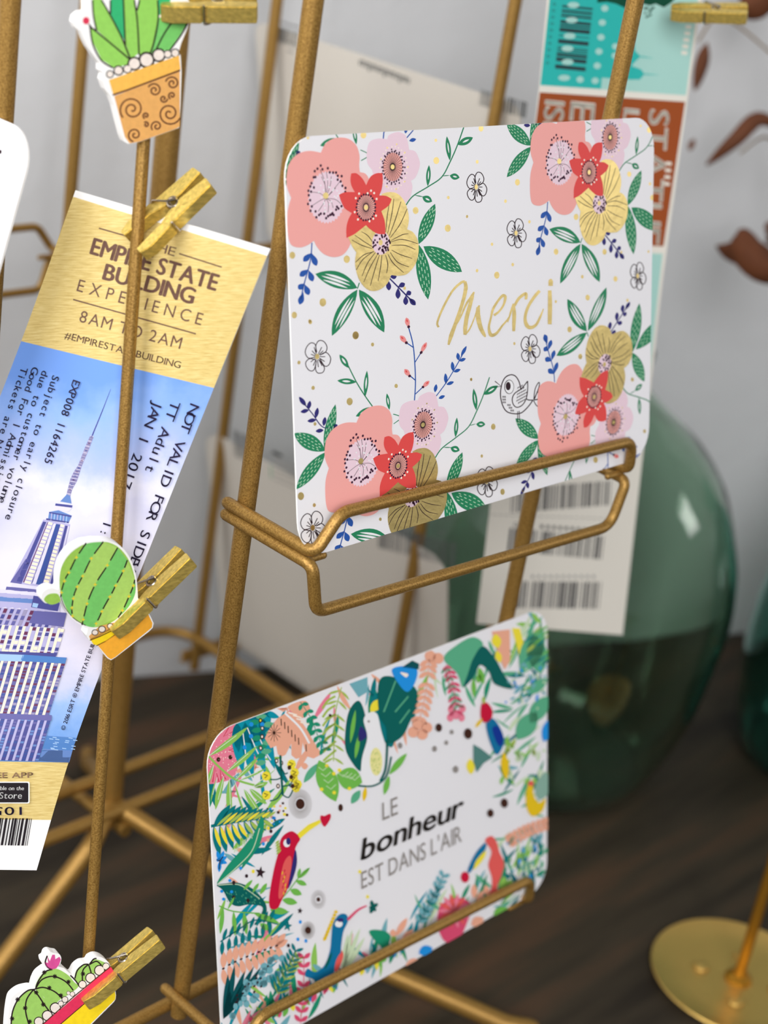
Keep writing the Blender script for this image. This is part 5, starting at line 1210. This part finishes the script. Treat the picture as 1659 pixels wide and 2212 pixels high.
MPEG = peg_mat('gold peg paint', (224, 196, 104), .36, .7, .5)
MSTEEL = M('spring steel', (196, 186, 172), rough=.25, metal=1.0)
def peg(name_label, tip, tail, D, tilt=45, gap=.003, width=.0036, th=.0034, label=''):
    tip = np.array(tip, float); tail = np.array(tail, float)
    a2 = (tail - tip); Lp = np.linalg.norm(a2); a2 = a2 / Lp
    r0 = atD(*tip, D); fw = unit(r0 - CAMP)
    A = unit(RC[0] * a2[0] + RC[1] * a2[1]); A = unit(A - fw * (A @ fw))
    p = unit(np.cross(fw, A)); p = p if (p @ (RC[0] * -a2[1] + RC[1] * a2[0])) > 0 else -p
    t = math.radians(tilt); O = p * math.sin(t) - fw * math.cos(t); S = -p * math.cos(t) - fw * math.sin(t)
    Lm = Lp / FPX * D
    W = lambda x, o, s: tuple(r0 + A * x + O * o + S * s)
    root = thing('clothespin', label, 'clothespin', tuple(r0))
    hw = width / 2; g2 = gap / 2
    cx, rc = .585 * Lm, .0013
    io_ = lambda f: float(np.interp(f, [0, .585, 1], [g2, g2 * .25 + .0002, .0012])) + th * .88
    def arm(sgn):
        # profile in (x, o) measured from the middle plane; o grows outwards
        inn = [(0.0, g2), (.26 * Lm, g2 * .8 + .0001), (.34 * Lm, g2 * .6 + .0006), (cx - .0024, g2 * .3 + .0003), (cx, .0009), (cx + .0022, .0004), (Lm, .0012)]
        io = lambda x: float(np.interp(x, [0, cx, Lm], [g2, g2 * .25 + .0002, .0012]))
        out = [(Lm - .0004, io(Lm) + th * .9), (.80 * Lm, io(.8 * Lm) + th), (.47 * Lm, io(.47 * Lm) + th * 1.02), (.455 * Lm, io(.455 * Lm) + th * .86), (.425 * Lm, io(.425 * Lm) + th * .86), (.41 * Lm, io(.41 * Lm) + th * 1.03), (.12 * Lm, io(.12 * Lm) + th * .92), (.0, g2 + th * .55)]
        pr = inn + out; bm = bmesh.new()
        f_ = [bm.verts.new(W(x, sgn * o - g2, hw)) for x, o in pr]; b_ = [bm.verts.new(W(x, sgn * o - g2, -hw)) for x, o in pr]
        bm.faces.new(f_); bm.faces.new(b_[::-1]); n = len(pr)
        for k in range(n): bm.faces.new((f_[k], b_[k], b_[(k + 1) % n], f_[(k + 1) % n]))
        bmesh.ops.recalc_face_normals(bm, faces=bm.faces)
        bmesh.ops.bevel(bm, geom=[e for e in bm.edges], offset=.00018, segments=2, affect='EDGES', clamp_overlap=True)
        bm_obj('jaw', bm, MPEG, root)
    arm(1); arm(-1)
    bm = bmesh.new(); wr = .00032
    coil = [(cx + rc * math.cos(k * .5), rc * math.sin(k * .5), -hw - .0005 + (2 * hw + .001) * k / 76) for k in range(77)]
    tube(bm, [W(x, o - g2, s) for x, o, s in coil], wr, 7)
    top = coil[-1]; bot = coil[0]; no = io_(.44) ; nx = .44 * Lm
    tube(bm, [W(x, o - g2, s) for x, o, s in fillet([top, (cx - .001, -rc, hw + .0006), (nx + .001, -no * .75, hw + .0006), (nx, -no - .0003, hw + .0004), (nx, -no - .0003, -hw)], .0006, 4)], wr, 7)
    tube(bm, [W(x, o - g2, s) for x, o, s in fillet([bot, (cx - .001, rc, -hw - .0006), (nx + .001, no * .75, -hw - .0006), (nx, no + .0003, -hw - .0002), (nx, no + .0003, hw + .0002)], .0006, 4)], wr, 7)
    bmesh.ops.recalc_face_normals(bm, faces=bm.faces)
    bm_obj('spring', bm, MSTEEL, root)
    return root, O

whitewood = M('white painted plywood', (246, 245, 243), rough=.6)
CC = {k: M('cactus ' + k, v, rough=.6, mottle=.06, mscale=900) for k, v in dict(leaf=(146, 206, 92), light=(172, 212, 104), mid=(118, 200, 104), jade=(48, 176, 112), olive=(156, 200, 84), pot=(244, 186, 84), tan=(226, 168, 96), orange=(250, 176, 52), amber=(240, 168, 60), stone=(238, 226, 216), rose=(214, 52, 94), red=(226, 50, 90), sun=(250, 216, 30), moss=(158, 204, 100), yolk=(232, 206, 50), berry=(216, 52, 84), pinkf=(216, 80, 150)).items()}
CK = M('cactus line black', (40, 26, 26), rough=.6); CB = M('cactus line brown', (88, 40, 26), rough=.6)

def cutout(outline, t, centre, D, n):
    O = atD(*centre, D)
    s = Sheet(px_surf(O, n)); s.DZ = 1.1e-5
    s.body(outline, t, whitewood); s.O = O; s.L = 2
    return s
# ---- peg and cactus in the middle of the tall ticket
_, dC = rod_at(1330)
D2 = dC - .0095
r_, N2 = peg('', (243, 1366), (410, 1204), D2, 36, .0030, label='gold clothespin across the round green cactus in an orange pot')
body2 = cr([(210, 1171), (235, 1172), (258, 1184), (277, 1208), (289, 1240), (293, 1272), (287, 1295), (270, 1320), (240, 1345), (205, 1355), (178, 1348), (152, 1328), (137, 1300), (129, 1268), (131, 1232), (143, 1206), (162, 1187), (185, 1175)], 6, True)
out2 = cr([(206, 1168), (238, 1169), (262, 1181), (281, 1206), (293, 1240), (297, 1272)], 6) + [(298, 1292), (318, 1316), (332, 1346), (330, 1356), (322, 1364), (250, 1420), (240, 1426), (232, 1422), (212, 1397), (206, 1393), (193, 1384), (186, 1372), (190, 1358)] + cr([(172, 1349), (150, 1331), (134, 1303), (127, 1290), (104, 1303), (92, 1298), (90, 1284), (98, 1274), (112, 1270), (126, 1272), (127, 1245), (136, 1212), (156, 1187), (182, 1172)], 5)
s = cutout(out2, .0032, (243, 1366), D2, N2)
s.face(body2, CC['olive'])
lines2 = [[(186, 1173), (165, 1204), (150, 1234), (141, 1250), (134, 1272), (131, 1290)], [(223, 1170), (197, 1206), (180, 1241), (169, 1262), (160, 1284), (156, 1306), (155, 1319), (157, 1336)], [(254, 1183), (232, 1221), (208, 1258), (191, 1295), (182, 1328), (177, 1350)], [(275, 1210), (266, 1233), (251, 1262), (241, 1282), (224, 1312), (214, 1334), (202, 1357)], [(291, 1252), (288, 1265), (280, 1285), (268, 1312), (255, 1334)]]
def inside_clip(poly, hull): return clip_poly(poly, hull)
import itertools
for k in range(5):
    a = cr(lines2[k], 6); b = cr(lines2[k + 1], 6) if k < 4 else [(310, 1230), (310, 1400)]
    q = clip_poly(a + b[::-1], body2)
    if len(q) > 2: s.face(q, CC[('mid', 'light', 'mid', 'light', 'mid')[k]], L=s.L + 1)
s.up(2)
for l in lines2:
    P = cr(l, 8); n_ = len(P)
    for a in range(0, n_ - 4, 9):
        s.stroke(P[a:a + 7], 3.0, CK)
        q = P[min(n_ - 1, a + 8)]
        if a + 8 < n_ - 2: s.face([(q[0] - 5, q[1]), (q[0] - 1, q[1] - 1.5), (q[0], q[1] - 5), (q[0] + 1.5, q[1] - 1), (q[0] + 5, q[1]), (q[0] + 1, q[1] + 1.5), (q[0], q[1] + 5), (q[0] - 1.5, q[1] + 1)], CC['yolk'], L=s.L + 1)
s.stroke(cr([(131, 1288), (140, 1312), (160, 1336), (185, 1351)], 6), 1.6, CK)
s.face(cr([(95, 1296), (104, 1284), (122, 1282), (129, 1290), (129, 1300), (110, 1306)], 5, True), CC['olive'])
s.face([(194, 1380), (240, 1356), (262, 1356), (262, 1372), (210, 1394), (202, 1392)], CC['sun'])
s.face([(192, 1374), (215, 1352), (245, 1345), (262, 1350), (240, 1360), (196, 1384)], CC['tan'])
s.up(); s.face([(211, 1394), (250, 1370), (316, 1318), (329, 1346), (328, 1355), (320, 1362), (249, 1419), (240, 1424), (233, 1420)], CC['orange'])
s.stroke([(194, 1383), (215, 1375), (250, 1358)], 2.0, CB); s.stroke([(208, 1395), (228, 1385), (250, 1370)], 2.0, CB)
for q in ((205, 1366, 7.5), (220, 1359, 8.5), (238, 1352, 7)): s.dot(q[0], q[1], q[2], CK, q[2] * .9, 14); s.dot(q[0], q[1], q[2] * .78, CC['stone'], q[2] * .68, 14, L=s.L + 1)
o = s.done('cactus_cutout', tuple(s.O)); tag(o, 'striped round green plywood cactus in an orange pot, over the gold and blue ticket', 'cactus ornament')

# ---- the aloe at the top of the rod
_, dC = rod_at(60)
D1 = dC - .0050
r_, N1 = peg('', (347, 22), (557, 23), D1, 22, .0030, width=.0040, label='gold clothespin lying level beside the aloe cutout at the top')
k1 = Z(100, 0, .22905)
N1 = unit(-unit(atD(290, 130, .39) - CAMP) * .90 + RC[0] * .40 + RC[1] * .16)
out1 = [(183, 0), (184, 24), (172, 26), (161, 35), (158, 48), (163, 60), (174, 69), (181, 84), (190, 102), (204, 122), (216, 138), (216, 152), (222, 160), (219, 172), (226, 192), (238, 208), (246, 228), (256, 268), (263, 294), (268, 306), (277, 311), (300, 307), (387, 276), (390, 230), (392, 154), (390, 120), (386, 112), (392, 92), (412, 46), (424, 18), (412, 8), (392, -20), (384, -56), (372, -92), (360, -96), (348, -84), (336, -108), (326, -110), (308, -84), (288, -100), (276, -98), (266, -90), (256, -108), (248, -106), (236, -74), (222, -52), (208, -88), (198, -84), (188, -50)]
s = cutout(out1, .0026, (290, 150), D1 + .001, N1)
for poly, c in (([(640, 640), (520, 560), (440, 400), (415, 260), (480, 300), (640, 440), (790, 570), (760, 610)], 'leaf'), ([(470, 280), (435, 0), (440, -330), (462, -340), (520, 0), (600, 130), (720, 370), (790, 550), (640, 430)], 'leaf'), ([(600, 130), (612, 0), (655, -410), (680, -400), (725, 0), (735, 380)], 'jade'), ([(735, 380), (728, 0), (775, -370), (800, -340), (840, 60), (860, 240), (872, 500), (800, 560)], 'leaf'), ([(872, 520), (856, 90), (900, -200), (990, -420), (1020, -410), (1060, -100), (1055, 160), (1030, 340), (980, 510)], 'leaf'), ([(1055, 150), (1060, -100), (1140, -360), (1180, -330), (1200, -100), (1140, 100)], 'jade'), ([(980, 515), (1050, 170), (1240, 130), (1120, 330), (1035, 460)], 'mid'), ([(1035, 465), (1130, 310), (1220, 160), (1380, 120), (1340, 190), (1260, 330), (1160, 470), (1080, 480)], 'mid')):
    s.face(k1(*poly), CC[c])
s.up()
for a in (((410, 240), (440, 420), (520, 570), (630, 640)), ((425, 260), (560, 370), (800, 570)), ((435, 0), (445, 150), (475, 290)), ((520, 0), (590, 120), (700, 330), (790, 550)), ((605, 0), (605, 130)), ((725, -40), (735, 200), (745, 430)), ((830, 0), (858, 200), (875, 520)), ((880, 0), (855, 100)), ((1050, 0), (1055, 180), (1020, 380), (975, 520)), ((1220, 160), (1110, 320), (1030, 480)), ((1350, 180), (1270, 330), (1160, 480))):
    s.line(k1(*a), 3.6, CK)
s.dot(*k1(375, 195), 7.2, CC['berry'], 8, 16); s.stroke(cr(k1((400, 225), (430, 262), (470, 285)), 4), 3.0, CK)
for q in ((600, 700, 26), (680, 665, 34), (765, 650, 30), (830, 600, 46), (945, 565, 54), (1060, 520, 46), (1145, 510, 28), (1215, 500, 30)):
    x, y = k1(q[0], q[1]); r = q[2] * .29; s.dot(x, y, r * 1.16, CK, r * 1.16, 16); s.dot(x, y, r * .86, CC['stone'], r * .86, 16, L=s.L + 1)
s.up(2)
s.face(k1((590, 755), (1250, 522), (1265, 655), (630, 892)), CC['pot']); s.face(k1((640, 905), (1258, 672), (1258, 1190), (1230, 1210), (880, 1335), (785, 1352), (740, 1290)), CC['tan'])
s.up(); s.stroke(k1((625, 896), (760, 850), (1262, 662)), 3.6, CB)
def curl(cx, cy, r, turns, a0, flip=1, w=3.3):
    x, y = k1(cx, cy); r *= .229; n_ = int(18 * turns); s.stroke([(x + r * (1 - k / n_ * .93) * math.cos(a0 + flip * k * .35), y + r * (1 - k / n_ * .93) * math.sin(a0 + flip * k * .35)) for k in range(n_)], w, CB)
curl(808, 1030, 118, 2.0, 2.4); curl(1020, 850, 66, 1.7, 3.6); curl(1188, 785, 66, 1.7, 3.4); curl(1160, 1070, 110, 1.9, .4); curl(1105, 930, 38, 1.4, 0); curl(1185, 900, 36, 1.4, 2); curl(940, 1090, 32, 1.4, 2); curl(940, 1175, 28, 1.3, 4); curl(835, 1270, 68, 1.6, 1.8); curl(1040, 1190, 54, 1.5, 2.4)
o = s.done('cactus_cutout', tuple(s.O)); tag(o, 'aloe shaped plywood cutout in a swirl patterned pot, at the top of the near rod', 'cactus ornament')

# ---- peg that holds the ticket
_, dC = rod_at(540)
peg('', (302, 545), (459, 400), dC - .0040, 45, .0058, label='gold clothespin gripping the top of the gold and blue ticket on the thin rod')

# ---- cactus dish at the lower left
_, dC = rod_at(2100)
D3 = dC - .0085
r_, N3 = peg('', (181, 2166), (340, 2032), D3, 36, .0030, label='gold clothespin on the red and yellow cactus dish at the lower left')
k3 = Z(0, 2020, .21700)
out3 = [(12, 2290), (16, 2212), (18, 2190)] + cr(k3((95, 700), (120, 620), (200, 555), (290, 530), (330, 530)), 5) + cr(k3((345, 470), (380, 400), (440, 350), (462, 338)), 4) + cr(k3((430, 290), (425, 250), (450, 230), (465, 190), (500, 170), (545, 180), (590, 190), (610, 230), (600, 285), (575, 310)), 4) + cr(k3((640, 330), (700, 385), (725, 390), (760, 330), (820, 285), (880, 275), (905, 240), (960, 215), (1020, 225), (1075, 265), (1100, 310)), 4) + k3((1130, 400), (1155, 600), (1150, 640), (1130, 670)) + [(150, 2260), (120, 2290)]
s = cutout(out3, .0032, (181, 2166), D3, N3)
s.face(k3(*cr([(110, 890), (125, 760), (180, 640), (260, 560), (330, 545), (420, 600), (500, 740), (400, 890), (300, 1000), (110, 1100)], 5, True)), CC['moss'])
s.face(k3(*cr([(355, 540), (370, 460), (430, 375), (510, 340), (580, 340), (680, 400), (740, 470), (780, 510), (700, 580), (600, 640), (500, 720), (440, 620)], 5, True)), CC['moss'], L=s.L + 1)
s.face(k3(*cr([(745, 430), (760, 350), (820, 295), (880, 290), (930, 245), (990, 250), (1060, 290), (1000, 340), (880, 430), (790, 490)], 5, True)), CC['moss'], L=s.L + 1)
s.up(2)
s.face(k3((470, 210), (495, 260), (520, 195), (545, 195), (550, 240), (590, 215), (605, 240), (590, 290), (560, 330), (510, 345), (465, 315), (440, 270), (480, 275)), CC['pinkf'])
for a in (((110, 890), (125, 760), (180, 640), (270, 555), (340, 540)), ((330, 545), (265, 640), (255, 760), (290, 900)), ((335, 545), (380, 600), (440, 690), (500, 770)), ((340, 540), (430, 520), (540, 560), (620, 630)), ((355, 530), (380, 460), (450, 365), (520, 340)), ((360, 520), (420, 440), (530, 410), (650, 460), (730, 550)), ((700, 400), (750, 450), (790, 510)), ((745, 430), (770, 350), (830, 295), (880, 290)), ((880, 290), (825, 350), (820, 460)), ((880, 290), (900, 350), (910, 390)), ((890, 290), (930, 240), (960, 232)), ((890, 292), (960, 260), (1010, 300)), ((470, 205), (450, 270), (475, 320), (520, 345))): s.line(k3(*a), 3.0, CK)
for q in ((175, 640), (250, 725), (360, 570), (430, 690), (490, 525), (605, 600), (545, 410), (680, 465), (440, 370), (295, 860), (120, 830), (825, 385)):
    x, y = k3(*q)
    for k in range(4): t = k * .785; s.stroke([(x - 5 * math.cos(t), y - 5 * math.sin(t)), (x + 5 * math.cos(t), y + 5 * math.sin(t))], 2.0, CK, L=s.L + 1)
for q in ((385, 860, 45), (470, 800, 50), (550, 725, 52), (605, 680, 26), (645, 640, 30), (720, 585, 24), (820, 490, 38), (900, 425, 48), (990, 350, 50), (1055, 310, 34), (680, 575, 18)):
    x, y = k3(q[0], q[1]); r = q[2] * .217; s.dot(x, y, r * 1.1, CK, n=16, L=s.L + 2); s.dot(x, y, r * .9, CC['stone'], n=16, L=s.L + 3)
s.up(4)
s.face(k3((390, 920), (1100, 310), (1125, 350), (1120, 420), (600, 890), (300, 1130), (250, 1050)), CC['red']); s.face(k3((640, 850), (1120, 430), (1150, 600), (1145, 640), (700, 1080), (450, 1250), (360, 1080)), CC['sun'])
s.up(); s.stroke(k3((380, 925), (740, 605), (1100, 310)), 2.2, CB); s.stroke(k3((560, 920), (840, 680), (1120, 425)), 2.0, CB)
o = s.done('cactus_cutout', tuple(s.O)); tag(o, 'plywood cutout of green cacti in a red and yellow dish, lower left', 'cactus ornament')

# ---- peg on the turquoise ticket
peg('', (1449, 28), (1612, 31), .555, 25, .0012, width=.0038, label='gold clothespin on the turquoise ticket at the top right')
# ================================================================== things on the table behind the rack
def glass(name, col, rough=.03, dens=0.0):
    mt = bpy.data.materials.new(name); mt.use_nodes = True; b = mt.node_tree.nodes['Principled BSDF']
    b.inputs['Base Color'].default_value = (*col, 1); b.inputs['Transmission Weight'].default_value = 1.0
    b.inputs['Roughness'].default_value = rough; b.inputs['IOR'].default_value = 1.48
    return mt
def smooth_prof(pr, n=6):
    return cr(pr, n)
def bottle(name, c, prof, wall, mat, label, cat):
    outer = smooth_prof([(.0, .0)] + prof); inner = [(max(r - wall, 0), z) for r, z in outer if z > wall * 1.4]
    inner = [(0, wall * 1.6)] + [(r, max(z, wall * 1.6)) for r, z in inner]
    bm = bmesh.new(); lathe(bm, outer + inner[::-1], c, 64)
    bmesh.ops.remove_doubles(bm, verts=bm.verts, dist=1e-6); bmesh.ops.recalc_face_normals(bm, faces=bm.faces)
    o = bm_obj(name, bm, mat, smooth=True, loc=c); tag(o, label, cat); return o
cdj = (.3483, .1478, ZT + .0005)
bottle('demijohn', cdj, [(.044, .0), (.058, .005), (.0667, .0216), (.0735, .042), (.0765, .062), (.080, .0945), (.0785, .115), (.075, .130), (.0665, .153), (.059, .1655), (.048, .178), (.0330, .189), (.0215, .198), (.0150, .204), (.0140, .210), (.0160, .213), (.0165, .219), (.0145, .222)], .0028,
       glass('green bottle glass', (.60, .77, .64)), 'round green glass demijohn on the table behind the white ticket end', 'bottle')
cv = (.4840, .0520, ZT + .0005)
bottle('glass_vase', cv, [(.036, .0), (.047, .004), (.054, .02), (.058, .05), (.058, .085), (.052, .120), (.038, .145), (.025, .160), (.022, .185), (.028, .2)], .003,
       glass('teal bottle glass', (.30, .60, .52)), 'dark teal glass vase at the right edge of the photo', 'vase')
# gold dish with an upright stem
brass = M('brushed brass', (214, 178, 100), rough=.38, metal=.8, bump=(.3, .0006), mscale=120)
cp = atZ(1592, 2122, ZT); cp = (float(cp[0]), float(cp[1]), ZT + .0003)
dish = thing('candle_holder', 'round gold candle dish with upright stem, lower right on the table', 'candle holder', cp)
bm = bmesh.new(); lathe(bm, [(0, 0), (.026, 0), (.0362, .0012), (.0378, .0030), (.0373, .0036), (.0357, .0028), (.025, .0016), (0, .0016)], cp, 64); bmesh.ops.recalc_face_normals(bm, faces=bm.faces)
bm_obj('dish', bm, brass, dish)
bm = bmesh.new(); ps = np.array([cp[0], cp[1], ZT + .0018]); tube(bm, [ps, ps + [0, 0, .10]], .0024, 18)
lathe(bm, [(0, .0), (.006, .0), (.0055, .0016), (.003, .003), (.0024, .006)], ps, 32); bmesh.ops.recalc_face_normals(bm, faces=bm.faces)
bm_obj('stem', bm, M('amber brass', (186, 134, 44), rough=.35, metal=.8), dish)
bm = bmesh.new(); lathe(bm, [(0, 0), (.007, .0005), (.012, .006), (.0125, .018), (.0115, .018), (.011, .007), (0, .004)], ps + np.array([0, 0, .0995]), 40); bmesh.ops.recalc_face_normals(bm, faces=bm.faces)
bm_obj('candle_cup', bm, brass, dish)
bm = bmesh.new()
for k in range(1, 5):
    a_ = k * 1.57 + .5; q = ps + np.array([math.cos(a_) * .016, math.sin(a_) * .016, .0004]); lathe(bm, [(0, 0), (.0035, 0), (.003, .0012), (0, .0018)], q, 16)
bmesh.ops.recalc_face_normals(bm, faces=bm.faces); bm_obj('stud', bm, brass, dish)
# dried branch standing in the teal vase, its leaves reach into the picture at the right
brown = M('dried leaf brown', (96, 54, 30), rough=.7, mottle=.25, mscale=60); twig = M('dried twig', (120, 96, 66), rough=.75)
br = thing('dried_branch', 'dried branch with curled brown leaves in the teal vase, blurred at the right', 'dried branch', cv)
D_ = .86
V0 = np.array([cv[0], cv[1], ZT + .012]); V1 = np.array([cv[0] + .004, cv[1] + .01, ZT + .19])
tops = [atD(1720, 430, .84), atD(1720, 120, .80), atD(1690, -120, .79)]
def curve3(P, n=8):
    P = [np.array(p, float) for p in P]; out = []
    for i in range(len(P) - 1):
        a, b, c, d = P[max(0, i - 1)], P[i], P[i + 1], P[min(len(P) - 1, i + 2)]
        for k in range(n):
            t = k / n; out.append(.5 * (2 * b + (c - a) * t + (2 * a - 5 * b + 4 * c - d) * t * t + (3 * b - a - 3 * c + d) * t ** 3))
    return out + [P[-1]]
main = curve3([V0, V1] + tops)
bm = bmesh.new(); tube(bm, main, [.0016 - .0009 * k / len(main) for k in range(len(main))], 8)
tw_ = [[atD(1720, 430, .84), atD(1665, 300, .82), atD(1600, 330, .80)], [atD(1720, 620, .845), atD(1680, 560, .83), atD(1630, 580, .82)], [atD(1715, 160, .80), atD(1600, 60, .79), atD(1545, 40, .785), atD(1508, 90, .78)], [atD(1690, -60, .79), atD(1650, -40, .785), atD(1640, 0, .78)]]
for q in tw_: tube(bm, curve3(q, 5), .0006, 6)
bmesh.ops.recalc_face_normals(bm, faces=bm.faces); bm_obj('stem', bm, twig, br)
def dleaf(px, Da, w, curl, n=10):
    A = [atD(x, y, Da + dz) for x, y, dz in px]; P = curve3(A, 5); N_ = len(P); bm = bmesh.new(); rows = []
    for k, p_ in enumerate(P):
        f = k / (N_ - 1); d = unit(P[min(N_ - 1, k + 1)] - P[max(0, k - 1)]); sd = unit(np.cross(d, RC[2])); up2 = np.cross(sd, d)
        h = w / 2 * (math.sin(math.pi * min(.98, max(.02, f))) ** .7)
        rows.append([p_ + sd * h * s_ + up2 * curl * w * (s_ * s_ - .3) * (1 if k else .5) for s_ in (-1, -.5, 0, .5, 1)])
    fr = [[bm.verts.new(q) for q in r] for r in rows]; bk = [[bm.verts.new(q + RC[2] * .0006) for q in r] for r in rows]
    for i in range(N_ - 1):
        for j in range(4):
            bm.faces.new((fr[i][j], fr[i + 1][j], fr[i + 1][j + 1], fr[i][j + 1])); bm.faces.new((bk[i][j], bk[i][j + 1], bk[i + 1][j + 1], bk[i + 1][j]))
        bm.faces.new((fr[i][0], bk[i][0], bk[i + 1][0], fr[i + 1][0])); bm.faces.new((fr[i][4], fr[i + 1][4], bk[i + 1][4], bk[i][4]))
    for j in range(4): bm.faces.new((fr[0][j], fr[0][j + 1], bk[0][j + 1], bk[0][j])); bm.faces.new((fr[-1][j], bk[-1][j], bk[-1][j + 1], fr[-1][j + 1]))
    bmesh.ops.recalc_face_normals(bm, faces=bm.faces); bm_obj('leaf', bm, brown, br)
dleaf([(1528, 92, 0), (1518, 135, 0), (1503, 195, .004)], .78, .0065, .5)
dleaf([(1690, 275, 0), (1640, 255, 0), (1590, 300, 0), (1526, 356, .005)], .80, .0080, .3)
dleaf([(1720, 600, 0), (1650, 575, 0), (1600, 515, 0), (1590, 505, 0)], .80, .0160, .4)
dleaf([(1700, 585, 0), (1640, 545, 0), (1590, 540, 0), (1548, 532, .004)], .805, .0130, .4)
dleaf([(1700, 540, 0), (1672, 500, 0), (1655, 498, 0)], .81, .0110, .4)
dleaf([(1690, -40, 0), (1640, 0, 0), (1600, 22, 0)], .78, .0150, .4)
dleaf([(1500, 300, 0), (1494, 312, 0), (1490, 325, 0)], .80, .0030, .2)
